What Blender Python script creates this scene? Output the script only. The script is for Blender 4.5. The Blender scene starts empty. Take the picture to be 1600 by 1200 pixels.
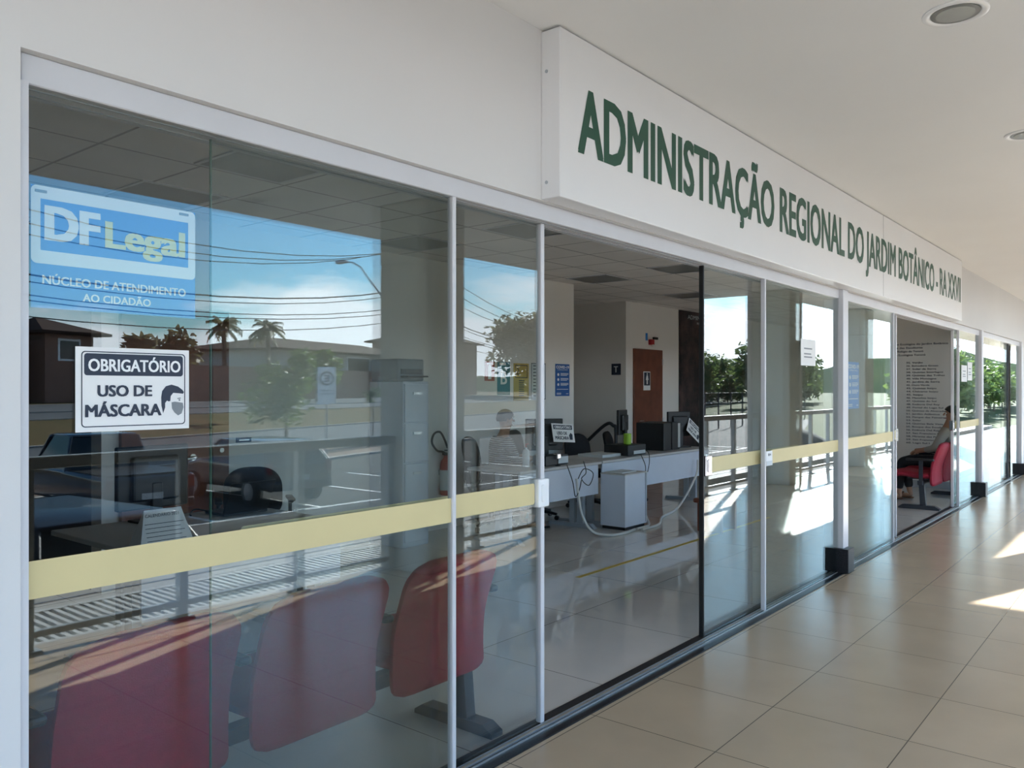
import bpy, bmesh, math, random
from mathutils import Vector, Matrix
random.seed(7)
C = bpy.context.scene.collection
SC = bpy.context.scene

# ------------------------------------------------------------------ camera
cam_d = bpy.data.cameras.new('camera'); cam = bpy.data.objects.new('camera', cam_d); C.objects.link(cam)
cam.location = (0.0, -2.234, 1.55)
cam.rotation_euler = (math.radians(90), 0, math.radians(-50.8))
cam_d.sensor_width = 36.0; cam_d.lens = 28.755; cam_d.shift_y = 7/1600
cam_d.clip_start = 0.02; cam_d.clip_end = 3000
SC.camera = cam

# ------------------------------------------------------------------ sky, sun, exposure
SUN_DIR = Vector((6.73, -2.26, 3.14)).normalized()          # towards the sun
SUN_EL = math.asin(SUN_DIR.z)
world = bpy.data.worlds.new('sky'); SC.world = world; world.use_nodes = True
wn = world.node_tree.nodes; wl = world.node_tree.links; wn.clear()
def N(nt, t, **kw):
    n = nt.nodes.new(t)
    for k, v in kw.items(): setattr(n, k, v)
    return n
wo = N(world.node_tree, 'ShaderNodeOutputWorld'); bg = N(world.node_tree, 'ShaderNodeBackground')
sky = N(world.node_tree, 'ShaderNodeTexSky'); sky.sky_type = 'NISHITA'; sky.sun_disc = False
sky.sun_elevation = SUN_EL; sky.sun_rotation = math.atan2(SUN_DIR.x, SUN_DIR.y)
sky.air_density = 1.3; sky.dust_density = 0.6; sky.ozone_density = 3.0; sky.altitude = 1000
tc = N(world.node_tree, 'ShaderNodeTexCoord'); sep = N(world.node_tree, 'ShaderNodeSeparateXYZ')
wl.new(tc.outputs['Generated'], sep.inputs[0])
mp = N(world.node_tree, 'ShaderNodeMapping'); mp.inputs['Scale'].default_value = (1.0, 1.0, 3.2)
wl.new(tc.outputs['Generated'], mp.inputs[0])
ns = N(world.node_tree, 'ShaderNodeTexNoise'); ns.inputs['Scale'].default_value = 3.4; ns.inputs['Detail'].default_value = 9
ns.inputs['Roughness'].default_value = 0.58
wl.new(mp.outputs[0], ns.inputs['Vector'])
# low bank of cloud near the horizon plus loose patches higher up
hz = N(world.node_tree, 'ShaderNodeMapRange'); hz.inputs['From Min'].default_value = 0.02; hz.inputs['From Max'].default_value = 0.15
hz.inputs['To Min'].default_value = 0.26; hz.inputs['To Max'].default_value = -0.03
wl.new(sep.outputs['Z'], hz.inputs['Value'])
ad = N(world.node_tree, 'ShaderNodeMath', operation='ADD'); wl.new(ns.outputs['Fac'], ad.inputs[0]); wl.new(hz.outputs[0], ad.inputs[1])
rp = N(world.node_tree, 'ShaderNodeMapRange'); rp.inputs['From Min'].default_value = 0.51; rp.inputs['From Max'].default_value = 0.63
wl.new(ad.outputs[0], rp.inputs['Value'])
skm = N(world.node_tree, 'ShaderNodeMix', data_type='RGBA', blend_type='MULTIPLY'); skm.inputs['Factor'].default_value = 1.0
wl.new(sky.outputs[0], skm.inputs['A']); skm.inputs['B'].default_value = (0.62, 0.96, 1.18, 1)
mx = N(world.node_tree, 'ShaderNodeMix', data_type='RGBA'); wl.new(rp.outputs[0], mx.inputs['Factor'])
wl.new(skm.outputs['Result'], mx.inputs['A']); mx.inputs['B'].default_value = (11.5, 12.2, 13.4, 1)
wl.new(mx.outputs['Result'], bg.inputs['Color']); bg.inputs['Strength'].default_value = 0.41
wl.new(bg.outputs[0], wo.inputs[0])

sun_d = bpy.data.lights.new('sun', 'SUN'); sun = bpy.data.objects.new('sun', sun_d); C.objects.link(sun)
sun.rotation_euler = SUN_DIR.to_track_quat('Z', 'Y').to_euler(); sun.location = (30, -20, 20)
sun_d.energy = 32.0; sun_d.angle = math.radians(0.55); sun_d.color = (1.0, 0.985, 0.955)

SC.view_settings.view_transform = 'Standard'; SC.view_settings.look = 'None'
SC.view_settings.gamma = 1.0; SC.view_settings.use_curve_mapping = False
SC.view_settings.exposure = 0.40
SC.cycles.max_bounces = 14; SC.cycles.diffuse_bounces = 9; SC.cycles.glossy_bounces = 6
SC.cycles.transparent_max_bounces = 24; SC.cycles.transmission_bounces = 8
SC.cycles.caustics_reflective = False; SC.cycles.caustics_refractive = False
SC.cycles.sample_clamp_indirect = 12.0

# ------------------------------------------------------------------ materials
def lin(r, g, b):
    f = lambda c: (c/255/12.92) if c <= 10 else ((c/255+0.055)/1.055)**2.4
    return (f(r), f(g), f(b))
MATS = {}
def mat(name, col, rough=0.5, metal=0.0, spec=0.5, var=0.06, vscale=6.0, bump=0.0, bscale=60.0, coat=0.0, mix=None, det=4.0):
    """principled material whose base colour wanders a little with a noise (mix = second colour)"""
    m = bpy.data.materials.new(name); m.use_nodes = True; nt = m.node_tree
    b = nt.nodes['Principled BSDF']
    g = N(nt, 'ShaderNodeTexCoord'); n = N(nt, 'ShaderNodeTexNoise')
    n.inputs['Scale'].default_value = vscale; n.inputs['Detail'].default_value = det
    nt.links.new(g.outputs['Object'], n.inputs['Vector'])
    r = N(nt, 'ShaderNodeMapRange'); r.inputs['From Min'].default_value = 0.3; r.inputs['From Max'].default_value = 0.7
    nt.links.new(n.outputs['Fac'], r.inputs['Value'])
    k = N(nt, 'ShaderNodeMix', data_type='RGBA'); nt.links.new(r.outputs[0], k.inputs['Factor'])
    a = tuple(max(0, c*(1-var)) for c in col) if mix is None else col
    c2 = tuple(min(1, c*(1+var)) for c in col) if mix is None else mix
    k.inputs['A'].default_value = (*a, 1); k.inputs['B'].default_value = (*c2, 1)
    nt.links.new(k.outputs['Result'], b.inputs['Base Color'])
    b.inputs['Roughness'].default_value = rough; b.inputs['Metallic'].default_value = metal
    b.inputs['Specular IOR Level'].default_value = spec; b.inputs['Coat Weight'].default_value = coat
    if bump:
        n2 = N(nt, 'ShaderNodeTexNoise'); n2.inputs['Scale'].default_value = bscale; n2.inputs['Detail'].default_value = 3
        nt.links.new(g.outputs['Object'], n2.inputs['Vector'])
        bp = N(nt, 'ShaderNodeBump'); bp.inputs['Strength'].default_value = bump; bp.inputs['Distance'].default_value = 0.01
        nt.links.new(n2.outputs['Fac'], bp.inputs['Height']); nt.links.new(bp.outputs[0], b.inputs['Normal'])
    MATS[name] = m
    return m

def tile_mat(name, col, joint, size, off, width, rough, var=0.04, spec=0.5, patchy=0.05):
    """square tiles with thin joints; size/off in metres along x and y"""
    m = bpy.data.materials.new(name); m.use_nodes = True; nt = m.node_tree; L = nt.links
    b = nt.nodes['Principled BSDF']
    geo = N(nt, 'ShaderNodeNewGeometry'); sp = N(nt, 'ShaderNodeSeparateXYZ'); L.new(geo.outputs['Position'], sp.inputs[0])
    masks = []; cells = []
    for ax, sz, of in (('X', size[0], off[0]), ('Y', size[1], off[1])):
        s = N(nt, 'ShaderNodeMath', operation='SUBTRACT'); L.new(sp.outputs[ax], s.inputs[0]); s.inputs[1].default_value = of
        d = N(nt, 'ShaderNodeMath', operation='DIVIDE'); L.new(s.outputs[0], d.inputs[0]); d.inputs[1].default_value = sz
        fl = N(nt, 'ShaderNodeMath', operation='FLOOR'); L.new(d.outputs[0], fl.inputs[0]); cells.append(fl)
        fr = N(nt, 'ShaderNodeMath', operation='FRACT'); L.new(d.outputs[0], fr.inputs[0])
        c = N(nt, 'ShaderNodeMath', operation='SUBTRACT'); L.new(fr.outputs[0], c.inputs[0]); c.inputs[1].default_value = 0.5
        a = N(nt, 'ShaderNodeMath', operation='ABSOLUTE'); L.new(c.outputs[0], a.inputs[0])
        g = N(nt, 'ShaderNodeMath', operation='GREATER_THAN'); L.new(a.outputs[0], g.inputs[0]); g.inputs[1].default_value = 0.5-width/2/sz
        masks.append(g)
    mxm = N(nt, 'ShaderNodeMath', operation='MAXIMUM'); L.new(masks[0].outputs[0], mxm.inputs[0]); L.new(masks[1].outputs[0], mxm.inputs[1])
    cb = N(nt, 'ShaderNodeCombineXYZ'); L.new(cells[0].outputs[0], cb.inputs[0]); L.new(cells[1].outputs[0], cb.inputs[1])
    wn_ = N(nt, 'ShaderNodeTexWhiteNoise'); L.new(cb.outputs[0], wn_.inputs['Vector'])
    no = N(nt, 'ShaderNodeTexNoise'); no.inputs['Scale'].default_value = 2.3; no.inputs['Detail'].default_value = 6; L.new(geo.outputs['Position'], no.inputs['Vector'])
    v1 = N(nt, 'ShaderNodeMapRange'); L.new(wn_.outputs['Value'], v1.inputs['Value']); v1.inputs['To Min'].default_value = 1-var; v1.inputs['To Max'].default_value = 1+var
    v2 = N(nt, 'ShaderNodeMapRange'); L.new(no.outputs['Fac'], v2.inputs['Value']); v2.inputs['From Min'].default_value = .3; v2.inputs['From Max'].default_value = .7
    v2.inputs['To Min'].default_value = 1-patchy; v2.inputs['To Max'].default_value = 1+patchy
    mu = N(nt, 'ShaderNodeMath', operation='MULTIPLY'); L.new(v1.outputs[0], mu.inputs[0]); L.new(v2.outputs[0], mu.inputs[1])
    sc = N(nt, 'ShaderNodeVectorMath', operation='SCALE'); sc.inputs[0].default_value = col; L.new(mu.outputs[0], sc.inputs['Scale'])
    k = N(nt, 'ShaderNodeMix', data_type='RGBA'); L.new(mxm.outputs[0], k.inputs['Factor']); L.new(sc.outputs[0], k.inputs['A']); k.inputs['B'].default_value = (*joint, 1)
    L.new(k.outputs['Result'], b.inputs['Base Color'])
    b.inputs['Roughness'].default_value = rough; b.inputs['Specular IOR Level'].default_value = spec
    return m

def glass_mat(name, tint, r0):
    """thin pane: see-through with a mirror share that grows with the angle (Schlick)"""
    m = bpy.data.materials.new(name); m.use_nodes = True; nt = m.node_tree; L = nt.links; nt.nodes.clear()
    o = N(nt, 'ShaderNodeOutputMaterial'); tr = N(nt, 'ShaderNodeBsdfTransparent'); gl = N(nt, 'ShaderNodeBsdfGlossy')
    tr.inputs[0].default_value = (*tint, 1); gl.inputs['Roughness'].default_value = 0.0; gl.inputs['Color'].default_value = (0.93, 0.98, 0.99, 1)
    geo = N(nt, 'ShaderNodeNewGeometry'); dt = N(nt, 'ShaderNodeVectorMath', operation='DOT_PRODUCT')
    L.new(geo.outputs['Incoming'], dt.inputs[0]); L.new(geo.outputs['Normal'], dt.inputs[1])
    ab = N(nt, 'ShaderNodeMath', operation='ABSOLUTE'); L.new(dt.outputs['Value'], ab.inputs[0])
    om = N(nt, 'ShaderNodeMath', operation='SUBTRACT'); om.inputs[0].default_value = 1.0; L.new(ab.outputs[0], om.inputs[1])
    pw = N(nt, 'ShaderNodeMath', operation='POWER'); L.new(om.outputs[0], pw.inputs[0]); pw.inputs[1].default_value = 5.0
    ma = N(nt, 'ShaderNodeMath', operation='MULTIPLY_ADD'); L.new(pw.outputs[0], ma.inputs[0]); ma.inputs[1].default_value = 1-r0; ma.inputs[2].default_value = r0
    ms = N(nt, 'ShaderNodeMixShader'); L.new(ma.outputs[0], ms.inputs[0]); L.new(tr.outputs[0], ms.inputs[1]); L.new(gl.outputs[0], ms.inputs[2])
    L.new(ms.outputs[0], o.inputs[0])
    return m

M_WALL = mat('white_paint', (0.655, 0.65, 0.65), 0.65, var=0.015, vscale=1.5)
M_CEIL = mat('white_ceiling_paint', (0.745, 0.75, 0.755), 0.7, var=0.015, vscale=1.2)
M_FRAME = mat('white_aluminium', (0.60, 0.605, 0.64), 0.35, var=0.02)
M_DARKGAP = mat('dark_track_gap', (0.03, 0.03, 0.035), 0.6)
M_ALU = mat('brushed_aluminium', (0.66, 0.67, 0.69), 0.32, metal=0.85, var=0.05)
M_SIGN = mat('white_sign_sheet', (0.75, 0.755, 0.77), 0.30, var=0.01, vscale=2)
M_GREEN = mat('dark_green_vinyl', (0.010, 0.072, 0.044), 0.45, var=0.05)
M_GRANITE = mat('black_granite', (0.008, 0.008, 0.010), 0.3, spec=.18, mix=(0.022, 0.022, 0.026), vscale=120)
M_GLASS = glass_mat('tinted_glass', (0.868, 0.893, 0.885), 0.048)
M_GEDGE = mat('green_glass_edge', (0.05, 0.12, 0.09), 0.2)
M_SEAL = mat('black_seal', (0.008, 0.008, 0.008), 0.5)
M_YEL = mat('pale_yellow_film', (0.66, 0.55, 0.285), 0.55, var=0.02)
M_CHROME = mat('chrome', (0.75, 0.75, 0.76), 0.12, metal=1.0)
M_TILE = tile_mat('beige_porcelain', (0.54, 0.42, 0.288), (0.15, 0.12, 0.085), (0.637, 0.609), (3.252, -0.701), 0.005, 0.22)
M_TILE_IN = tile_mat('polished_porcelain', (0.68, 0.64, 0.59), (0.16, 0.15, 0.135), (1.02, 1.02), (3.615, 0.98), 0.005, 0.03, spec=.65)
M_CEIL_IN = tile_mat('mineral_ceiling_tile', (0.80, 0.755, 0.72), (0.33, 0.30, 0.285), (0.625, 0.625), (7.13, 2.545), 0.018, 0.8, var=0.02)
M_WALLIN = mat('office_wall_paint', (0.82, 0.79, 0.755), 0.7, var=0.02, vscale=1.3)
M_WALLDK = mat('passage_shade_colour', (0.06, 0.06, 0.065), 0.8)  # dark colour stands in for the shade of the unlit passage
M_RED = mat('red_upholstery', (0.27, 0.005, 0.026), 0.75, var=0.10, vscale=40, bump=0.15, bscale=220)
M_BLK = mat('black_plastic', (0.014, 0.014, 0.016), 0.42, var=0.1)
M_BLKSTEEL = mat('black_painted_steel', (0.03, 0.035, 0.045), 0.38, var=0.08)
M_BLKFAB = mat('black_fabric', (0.018, 0.018, 0.022), 0.85, var=0.15, vscale=60)
M_SCREEN = mat('dark_screen', (0.006, 0.007, 0.009), 0.12)
M_DESK = mat('pale_grey_laminate', (0.58, 0.62, 0.71), 0.42, var=0.02)
M_DESKT = mat('grey_desk_top', (0.50, 0.49, 0.48), 0.45, var=0.03)
M_METGREY = mat('grey_painted_metal', (0.36, 0.39, 0.43), 0.35, var=0.04)
M_PAPER = mat('white_paper', (0.80, 0.80, 0.80), 0.7, var=0.02)
M_PAPERG = mat('greyed_paper', (0.62, 0.66, 0.68), 0.7, var=0.03)
M_INK = mat('dark_ink', (0.02, 0.03, 0.055), 0.6)
M_WHITE = mat('white_print', (0.84, 0.85, 0.86), 0.6, var=0.01)
M_BLUE = mat('blue_print', (0.02, 0.22, 0.66), 0.5, var=0.03)
M_BLUE2 = mat('deep_blue_print', (0.012, 0.10, 0.36), 0.5, var=0.03)
M_LEMON = mat('pale_yellow_print', (0.74, 0.72, 0.33), 0.5, var=0.02)
M_GREYP = mat('grey_print', (0.20, 0.22, 0.24), 0.5)
M_WOOD = mat('red_brown_wood', (0.13, 0.035, 0.018), 0.38, mix=(0.20, 0.06, 0.03), vscale=5)
M_REDP = mat('red_paint', (0.42, 0.018, 0.022), 0.35)
M_YELP = mat('ochre_print', (0.58, 0.40, 0.10), 0.6)
M_TEAL = mat('teal_print', (0.03, 0.22, 0.30), 0.6)
M_LIME = mat('lime_plastic', (0.34, 0.60, 0.04), 0.4)
M_HOSE = mat('white_conduit', (0.62, 0.61, 0.58), 0.5, var=0.04)
M_TAPE = mat('yellow_floor_tape', (0.62, 0.42, 0.07), 0.5)
M_COL = mat('grey_render', (0.43, 0.435, 0.40), 0.75, var=0.04, vscale=2)
M_RAIL = mat('grey_steel_rail', (0.40, 0.43, 0.44), 0.38, var=0.04)
M_CONC = mat('concrete', (0.36, 0.345, 0.32), 0.85, var=0.12, vscale=3)
M_GRATE = mat('grate_steel', (0.60, 0.60, 0.58), 0.5)
M_ASPH = mat('asphalt', (0.020, 0.023, 0.024), 0.9, spec=.12, mix=(0.048, 0.05, 0.05), vscale=0.5, det=8)
M_ASPH2 = mat('road_asphalt', (0.062, 0.072, 0.082), 0.9, spec=.12, mix=(0.095, 0.105, 0.115), vscale=0.3, det=8)
M_DRYG = mat('dry_grass', (0.125, 0.088, 0.045), 0.95, spec=.05, mix=(0.072, 0.068, 0.028), vscale=0.5, det=10)
M_FIELD = mat('green_grass', (0.072, 0.082, 0.026), 0.95, spec=.05, mix=(0.036, 0.056, 0.016), vscale=0.35, det=10)
M_DIRT = mat('pink_dirt', (0.27, 0.20, 0.16), 0.95, spec=.05, mix=(0.20, 0.15, 0.12), vscale=0.4, det=8)
M_LINE = mat('road_paint', (0.75, 0.75, 0.72), 0.7)
def leaf_mat(name, c1, c2, trans=0.45):
    m = mat(name, c1, 0.6, mix=c2, vscale=1.0); nt = m.node_tree; b = nt.nodes['Principled BSDF']
    src = b.inputs['Base Color'].links[0].from_socket; tl = N(nt, 'ShaderNodeBsdfTranslucent'); nt.links.new(src, tl.inputs[0])
    ms = N(nt, 'ShaderNodeMixShader'); ms.inputs[0].default_value = trans; nt.links.new(b.outputs[0], ms.inputs[1]); nt.links.new(tl.outputs[0], ms.inputs[2])
    nt.links.new(ms.outputs[0], nt.nodes['Material Output'].inputs[0]); return m
M_LEAF = leaf_mat('leaf_green', (0.14, 0.19, 0.05), (0.075, 0.13, 0.03))
M_LEAF2 = leaf_mat('olive_leaf', (0.20, 0.18, 0.09), (0.12, 0.12, 0.055))
M_LEAF3 = leaf_mat('dark_leaf', (0.07, 0.11, 0.035), (0.12, 0.16, 0.05))
M_BARK = mat('bark', (0.12, 0.085, 0.06), 0.9, var=0.2, vscale=8)
M_ROOF = mat('brown_roof_tile', (0.045, 0.024, 0.017), 0.9, spec=.1, var=0.2, vscale=2)
M_HOUSE = mat('house_render', (0.42, 0.40, 0.37), 0.85, var=0.06)
M_HOUSE2 = mat('brown_house_render', (0.27, 0.155, 0.115), 0.9, var=0.08)
M_HILL = mat('hill_green', (0.035, 0.055, 0.03), 0.95, spec=0.0, mix=(0.06, 0.075, 0.04), vscale=0.02, det=12)
M_CARW = mat('white_car_paint', (0.62, 0.66, 0.68), 0.18, coat=0.6)
M_CARGR = mat('dark_grey_car_paint', (0.03, 0.036, 0.042), 0.2, coat=0.5)
M_CARB = mat('dark_blue_car_paint', (0.02, 0.035, 0.06), 0.18, coat=0.6)
M_CARD = mat('black_car_paint', (0.012, 0.014, 0.02), 0.35, spec=.3, coat=0.15)
M_CARG = mat('car_glass', (0.01, 0.014, 0.018), 0.05)
M_TYRE = mat('tyre_rubber', (0.015, 0.015, 0.015), 0.8)
M_TAIL = mat('red_lens', (0.16, 0.008, 0.010), 0.15)
M_SKIN = mat('skin', (0.42, 0.23, 0.15), 0.55, var=0.04, vscale=20)
M_HAIR = mat('dark_hair', (0.02, 0.016, 0.013), 0.6, var=0.2, vscale=60)
M_TROU = mat('black_trousers', (0.014, 0.016, 0.022), 0.85)
M_SHIRTG = mat('grey_shirt', (0.34, 0.32, 0.29), 0.85, var=0.06, vscale=12)
M_SANDAL = mat('brown_leather', (0.20, 0.10, 0.06), 0.6)
M_WIRE = mat('cable_black', (0.012, 0.013, 0.016), 0.6)
M_BEIGE = mat('beige_groove', (0.40, 0.36, 0.30), 0.5)
M_LAMPIN = mat('downlight_glass', (0.42, 0.43, 0.41), 0.15, var=0.05)
M_LAMPR = mat('downlight_reflector', (0.20, 0.205, 0.20), 0.3)

def stripe_mat():
    m = bpy.data.materials.new('striped_shirt'); m.use_nodes = True; nt = m.node_tree; b = nt.nodes['Principled BSDF']
    t = N(nt, 'ShaderNodeTexCoord'); w = N(nt, 'ShaderNodeTexWave'); w.wave_type = 'BANDS'; w.bands_direction = 'Z'
    w.inputs['Scale'].default_value = 14; w.inputs['Distortion'].default_value = 0.8
    nt.links.new(t.outputs['Object'], w.inputs['Vector'])
    r = N(nt, 'ShaderNodeValToRGB'); r.color_ramp.interpolation = 'CONSTANT'
    r.color_ramp.elements[0].color = (0.012, 0.015, 0.03, 1); r.color_ramp.elements[1].position = 0.55; r.color_ramp.elements[1].color = (0.55, 0.56, 0.58, 1)
    nt.links.new(w.outputs['Fac'], r.inputs[0]); nt.links.new(r.outputs[0], b.inputs['Base Color']); b.inputs['Roughness'].default_value = 0.9
    return m
M_STRIPE = stripe_mat()
def mural_mat():
    m = bpy.data.materials.new('dark_mural_print'); m.use_nodes = True; nt = m.node_tree; b = nt.nodes['Principled BSDF']
    t = N(nt, 'ShaderNodeTexCoord'); n = N(nt, 'ShaderNodeTexNoise'); n.inputs['Scale'].default_value = 3.2; n.inputs['Detail'].default_value = 10; n.inputs['Roughness'].default_value = 0.65
    nt.links.new(t.outputs['Object'], n.inputs['Vector'])
    r = N(nt, 'ShaderNodeValToRGB'); e = r.color_ramp.elements
    e[0].position = 0.42; e[0].color = (0.006, 0.006, 0.008, 1); e[1].position = 0.75; e[1].color = (0.14, 0.075, 0.07, 1)
    nt.links.new(n.outputs['Fac'], r.inputs[0]); nt.links.new(r.outputs[0], b.inputs['Base Color']); b.inputs['Roughness'].default_value = 0.4
    return m
M_MURAL = mural_mat()

# ------------------------------------------------------------------ mesh helpers
class MB:
    def __init__(s): s.v = []; s.f = []
    def add(s, vs, fs, M=None):
        o = len(s.v); s.v += [tuple(M @ Vector(p)) if M else tuple(p) for p in vs]; s.f += [tuple(i+o for i in f) for f in fs]; return s
    def box(s, x0, x1, y0, y1, z0, z1, M=None):
        vs = [(x, y, z) for z in (z0, z1) for y in (y0, y1) for x in (x0, x1)]
        return s.add(vs, [(0,2,3,1), (4,5,7,6), (0,1,5,4), (2,6,7,3), (0,4,6,2), (1,3,7,5)], M)
    def bm(s, b, M=None):
        b.verts.ensure_lookup_table(); b.verts.index_update()
        s.add([v.co.copy() for v in b.verts], [[v.index for v in f.verts] for f in b.faces], M); b.free(); return s
    def rbox(s, x0, x1, y0, y1, z0, z1, r=0.01, seg=2, M=None):
        b = bmesh.new(); bmesh.ops.create_cube(b, size=1.0)
        for v in b.verts: v.co = Vector(((x0+x1)/2+v.co.x*(x1-x0), (y0+y1)/2+v.co.y*(y1-y0), (z0+z1)/2+v.co.z*(z1-z0)))
        bmesh.ops.bevel(b, geom=b.edges[:], offset=min(r, .49*min(x1-x0, y1-y0, z1-z0)), segments=seg, affect='EDGES', profile=0.5)
        return s.bm(b, M)
    def tube(s, pts, r, n=8, M=None, closed=False):
        pts = [Vector(p) for p in pts]; k = len(pts); rr = r if isinstance(r, (list, tuple)) else [r]*k
        up = None; rings = []
        for i, p in enumerate(pts):
            a = pts[i-1] if (i > 0 or closed) else p; c = pts[(i+1) % k] if (i < k-1 or closed) else p
            t = (c-a).normalized()
            if up is None: up = t.orthogonal().normalized()
            up = (up - t*up.dot(t)); up = up.normalized() if up.length > 1e-6 else t.orthogonal().normalized()
            w = t.cross(up)
            rings.append([p + (up*math.cos(q)+w*math.sin(q))*rr[i] for q in [2*math.pi*j/n for j in range(n)]])
        vs = [v for g in rings for v in g]; fs = []
        for i in range(k if closed else k-1):
            o1, o2 = i*n, ((i+1) % k)*n
            for j in range(n): fs.append((o1+j, o1+(j+1) % n, o2+(j+1) % n, o2+j))
        if not closed: fs += [tuple(range(n-1, -1, -1)), tuple((k-1)*n+j for j in range(n))]
        return s.add(vs, fs, M)
    def lathe(s, prof, n=24, M=None):
        vs = []; fs = []
        for r, z in prof: vs += [(r*math.cos(2*math.pi*j/n), r*math.sin(2*math.pi*j/n), z) for j in range(n)]
        for i in range(len(prof)-1):
            for j in range(n): fs.append((i*n+j, i*n+(j+1) % n, (i+1)*n+(j+1) % n, (i+1)*n+j))
        fs += [tuple(range(n-1, -1, -1)), tuple((len(prof)-1)*n+j for j in range(n))]
        return s.add(vs, fs, M)
    def prism(s, poly, a0, a1, axis='y', M=None):
        """poly of 2D points pushed from a0 to a1 along axis; 2D = the two other axes in order"""
        def P(p, a): return {'x': (a, p[0], p[1]), 'y': (p[0], a, p[1]), 'z': (p[0], p[1], a)}[axis]
        n = len(poly); vs = [P(p, a0) for p in poly] + [P(p, a1) for p in poly]
        fs = [tuple(range(n)), tuple(range(2*n-1, n-1, -1))] + [(i, i+n, (i+1) % n+n, (i+1) % n) for i in range(n)]
        return s.add(vs, fs, M)
    def flat(s, poly, o, u, v, off=0.0):
        o, u, v = Vector(o), Vector(u), Vector(v); w = u.cross(v)*off
        return s.add([o+u*p[0]+v*p[1]+w for p in poly], [tuple(range(len(poly)))])
    def ring(s, a, b, o, u, v, off=0.0):
        o, u, v = Vector(o), Vector(u), Vector(v); w = u.cross(v)*off; n = len(a)
        return s.add([o+u*p[0]+v*p[1]+w for p in list(a)+list(b)], [(i, (i+1) % n, (i+1) % n+n, i+n) for i in range(n)])
    def build(s, name, m, parent=None, rel=None, smooth=None, base=False):
        rel = Vector(rel) if rel is not None else Vector((0, 0, 0))
        if base:
            xs = [p[0] for p in s.v]; ys = [p[1] for p in s.v]; zs = [p[2] for p in s.v]
            rel = Vector(((min(xs)+max(xs))/2, (min(ys)+max(ys))/2, min(zs)))
        me = bpy.data.meshes.new(name); me.from_pydata([tuple(Vector(p)-rel) for p in s.v], [], s.f)
        b = bmesh.new(); b.from_mesh(me); bmesh.ops.recalc_face_normals(b, faces=b.faces[:]); b.to_mesh(me); b.free()
        if smooth is not None:
            me.polygons.foreach_set('use_smooth', [True]*len(me.polygons)); me.set_sharp_from_angle(angle=math.radians(smooth))
        me.materials.append(m)
        o = bpy.data.objects.new(name, me); C.objects.link(o)
        if parent: o.parent = parent
        if base: o.location = rel
        return o

def tag(o, label=None, cat=None, group=None, kind=None):
    if label: o['label'] = label
    if cat: o['category'] = cat
    if group: o['group'] = group
    if kind: o['kind'] = kind
    return o
def thing(name, label, cat, loc=(0,0,0), rz=0.0, group=None, kind=None):
    o = bpy.data.objects.new(name, None); C.objects.link(o); o.empty_display_size = 0.1
    o.location = loc; o.rotation_euler = (0, 0, rz)
    return tag(o, label, cat, group, kind)
def solo(mb, name, m, label, cat, group=None, kind=None, smooth=None):
    return tag(mb.build(name, m, base=True, smooth=smooth), label, cat, group, kind)
def dup(root, loc, rz, label, group=None):
    r = root.copy(); C.objects.link(r); r.location = loc; r.rotation_euler = (0, 0, rz); r['label'] = label
    if group: r['group'] = group
    for ch in list(root.children):
        c = ch.copy(); C.objects.link(c); c.parent = r
        for g in list(ch.children):
            d = g.copy(); C.objects.link(d); d.parent = c
    return r
def RZ(a): return Matrix.Rotation(a, 4, 'Z')
def T(x, y, z): return Matrix.Translation((x, y, z))

def spline(pts, n):
    out = []
    for i in range(len(pts)-1):
        p0, p1, p2, p3 = [Vector(pts[max(0, min(len(pts)-1, i+k))]) for k in (-1, 0, 1, 2)]
        for j in range(n):
            t = j/n; out.append(.5*((2*p1)+(p2-p0)*t+(2*p0-5*p1+4*p2-p3)*t*t+(3*p1-p0-3*p2+p3)*t**3))
    out.append(Vector(pts[-1])); return out
# lettering: the text curve is turned into a plain mesh laid along u (reading direction) and v (up)
def _text(txt, bold=0.0):
    cu = bpy.data.curves.new('lettering', 'FONT'); cu.body = txt; cu.size = 1.0; cu.offset = bold; cu.resolution_u = 3
    ob = bpy.data.objects.new('lettering', cu); C.objects.link(ob)
    dg = bpy.context.evaluated_depsgraph_get(); me = bpy.data.meshes.new_from_object(ob.evaluated_get(dg))
    vs = [v.co.copy() for v in me.vertices]; fs = [tuple(p.vertices) for p in me.polygons]
    bpy.data.objects.remove(ob); bpy.data.meshes.remove(me); bpy.data.curves.remove(cu)
    return vs, fs
_cv, _ = _text('H'); CAP = max(v.y for v in _cv)
def lettering(mb, txt, x0, x1, base, cap, o, u, v, off=0.001, bold=0.0):
    """txt fitted between x0 and x1 along u (x1 None keeps natural width)"""
    vs, fs = _text(txt); o, u, v = Vector(o), Vector(u), Vector(v); w = u.cross(v)
    a = min(p.x for p in vs)-bold; b = max(p.x for p in vs)+bold; h = bold*.45; sy = cap/(CAP+2*h)
    sx = sy if x1 is None else (x1-x0)/(b-a)
    for k, (dx, dy) in enumerate(((0, 0), (bold, h), (-bold, -h), (bold, -h), (-bold, h)) if bold > .012 else ((0, 0),)):
        mb.add([o+u*(x0+(p.x+dx-a)*sx)+v*(base+(p.y+dy+h)*sy)+w*(off+.00012*k) for p in vs], fs)
def rrect(x0, x1, y0, y1, r, n=5):
    out = []
    for cx, cy, a in ((x1-r, y1-r, 0), (x0+r, y1-r, 90), (x0+r, y0+r, 180), (x1-r, y0+r, 270)):
        out += [(cx+r*math.cos(math.radians(a+90*i/n)), cy+r*math.sin(math.radians(a+90*i/n))) for i in range(n+1)]
    return out
def circ(cx, cy, r, n=24, ry=None): return [(cx+r*math.cos(2*math.pi*i/n), cy+(ry or r)*math.sin(2*math.pi*i/n)) for i in range(n)]
UX, UZ, NX = (1,0,0), (0,0,1), (0,-1,0)
def fx(o, y=0.0): return dict(o=(0, y, 0), u=UX, v=UZ)       # writing that faces the walkway (-y); off pushes towards -y

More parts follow.
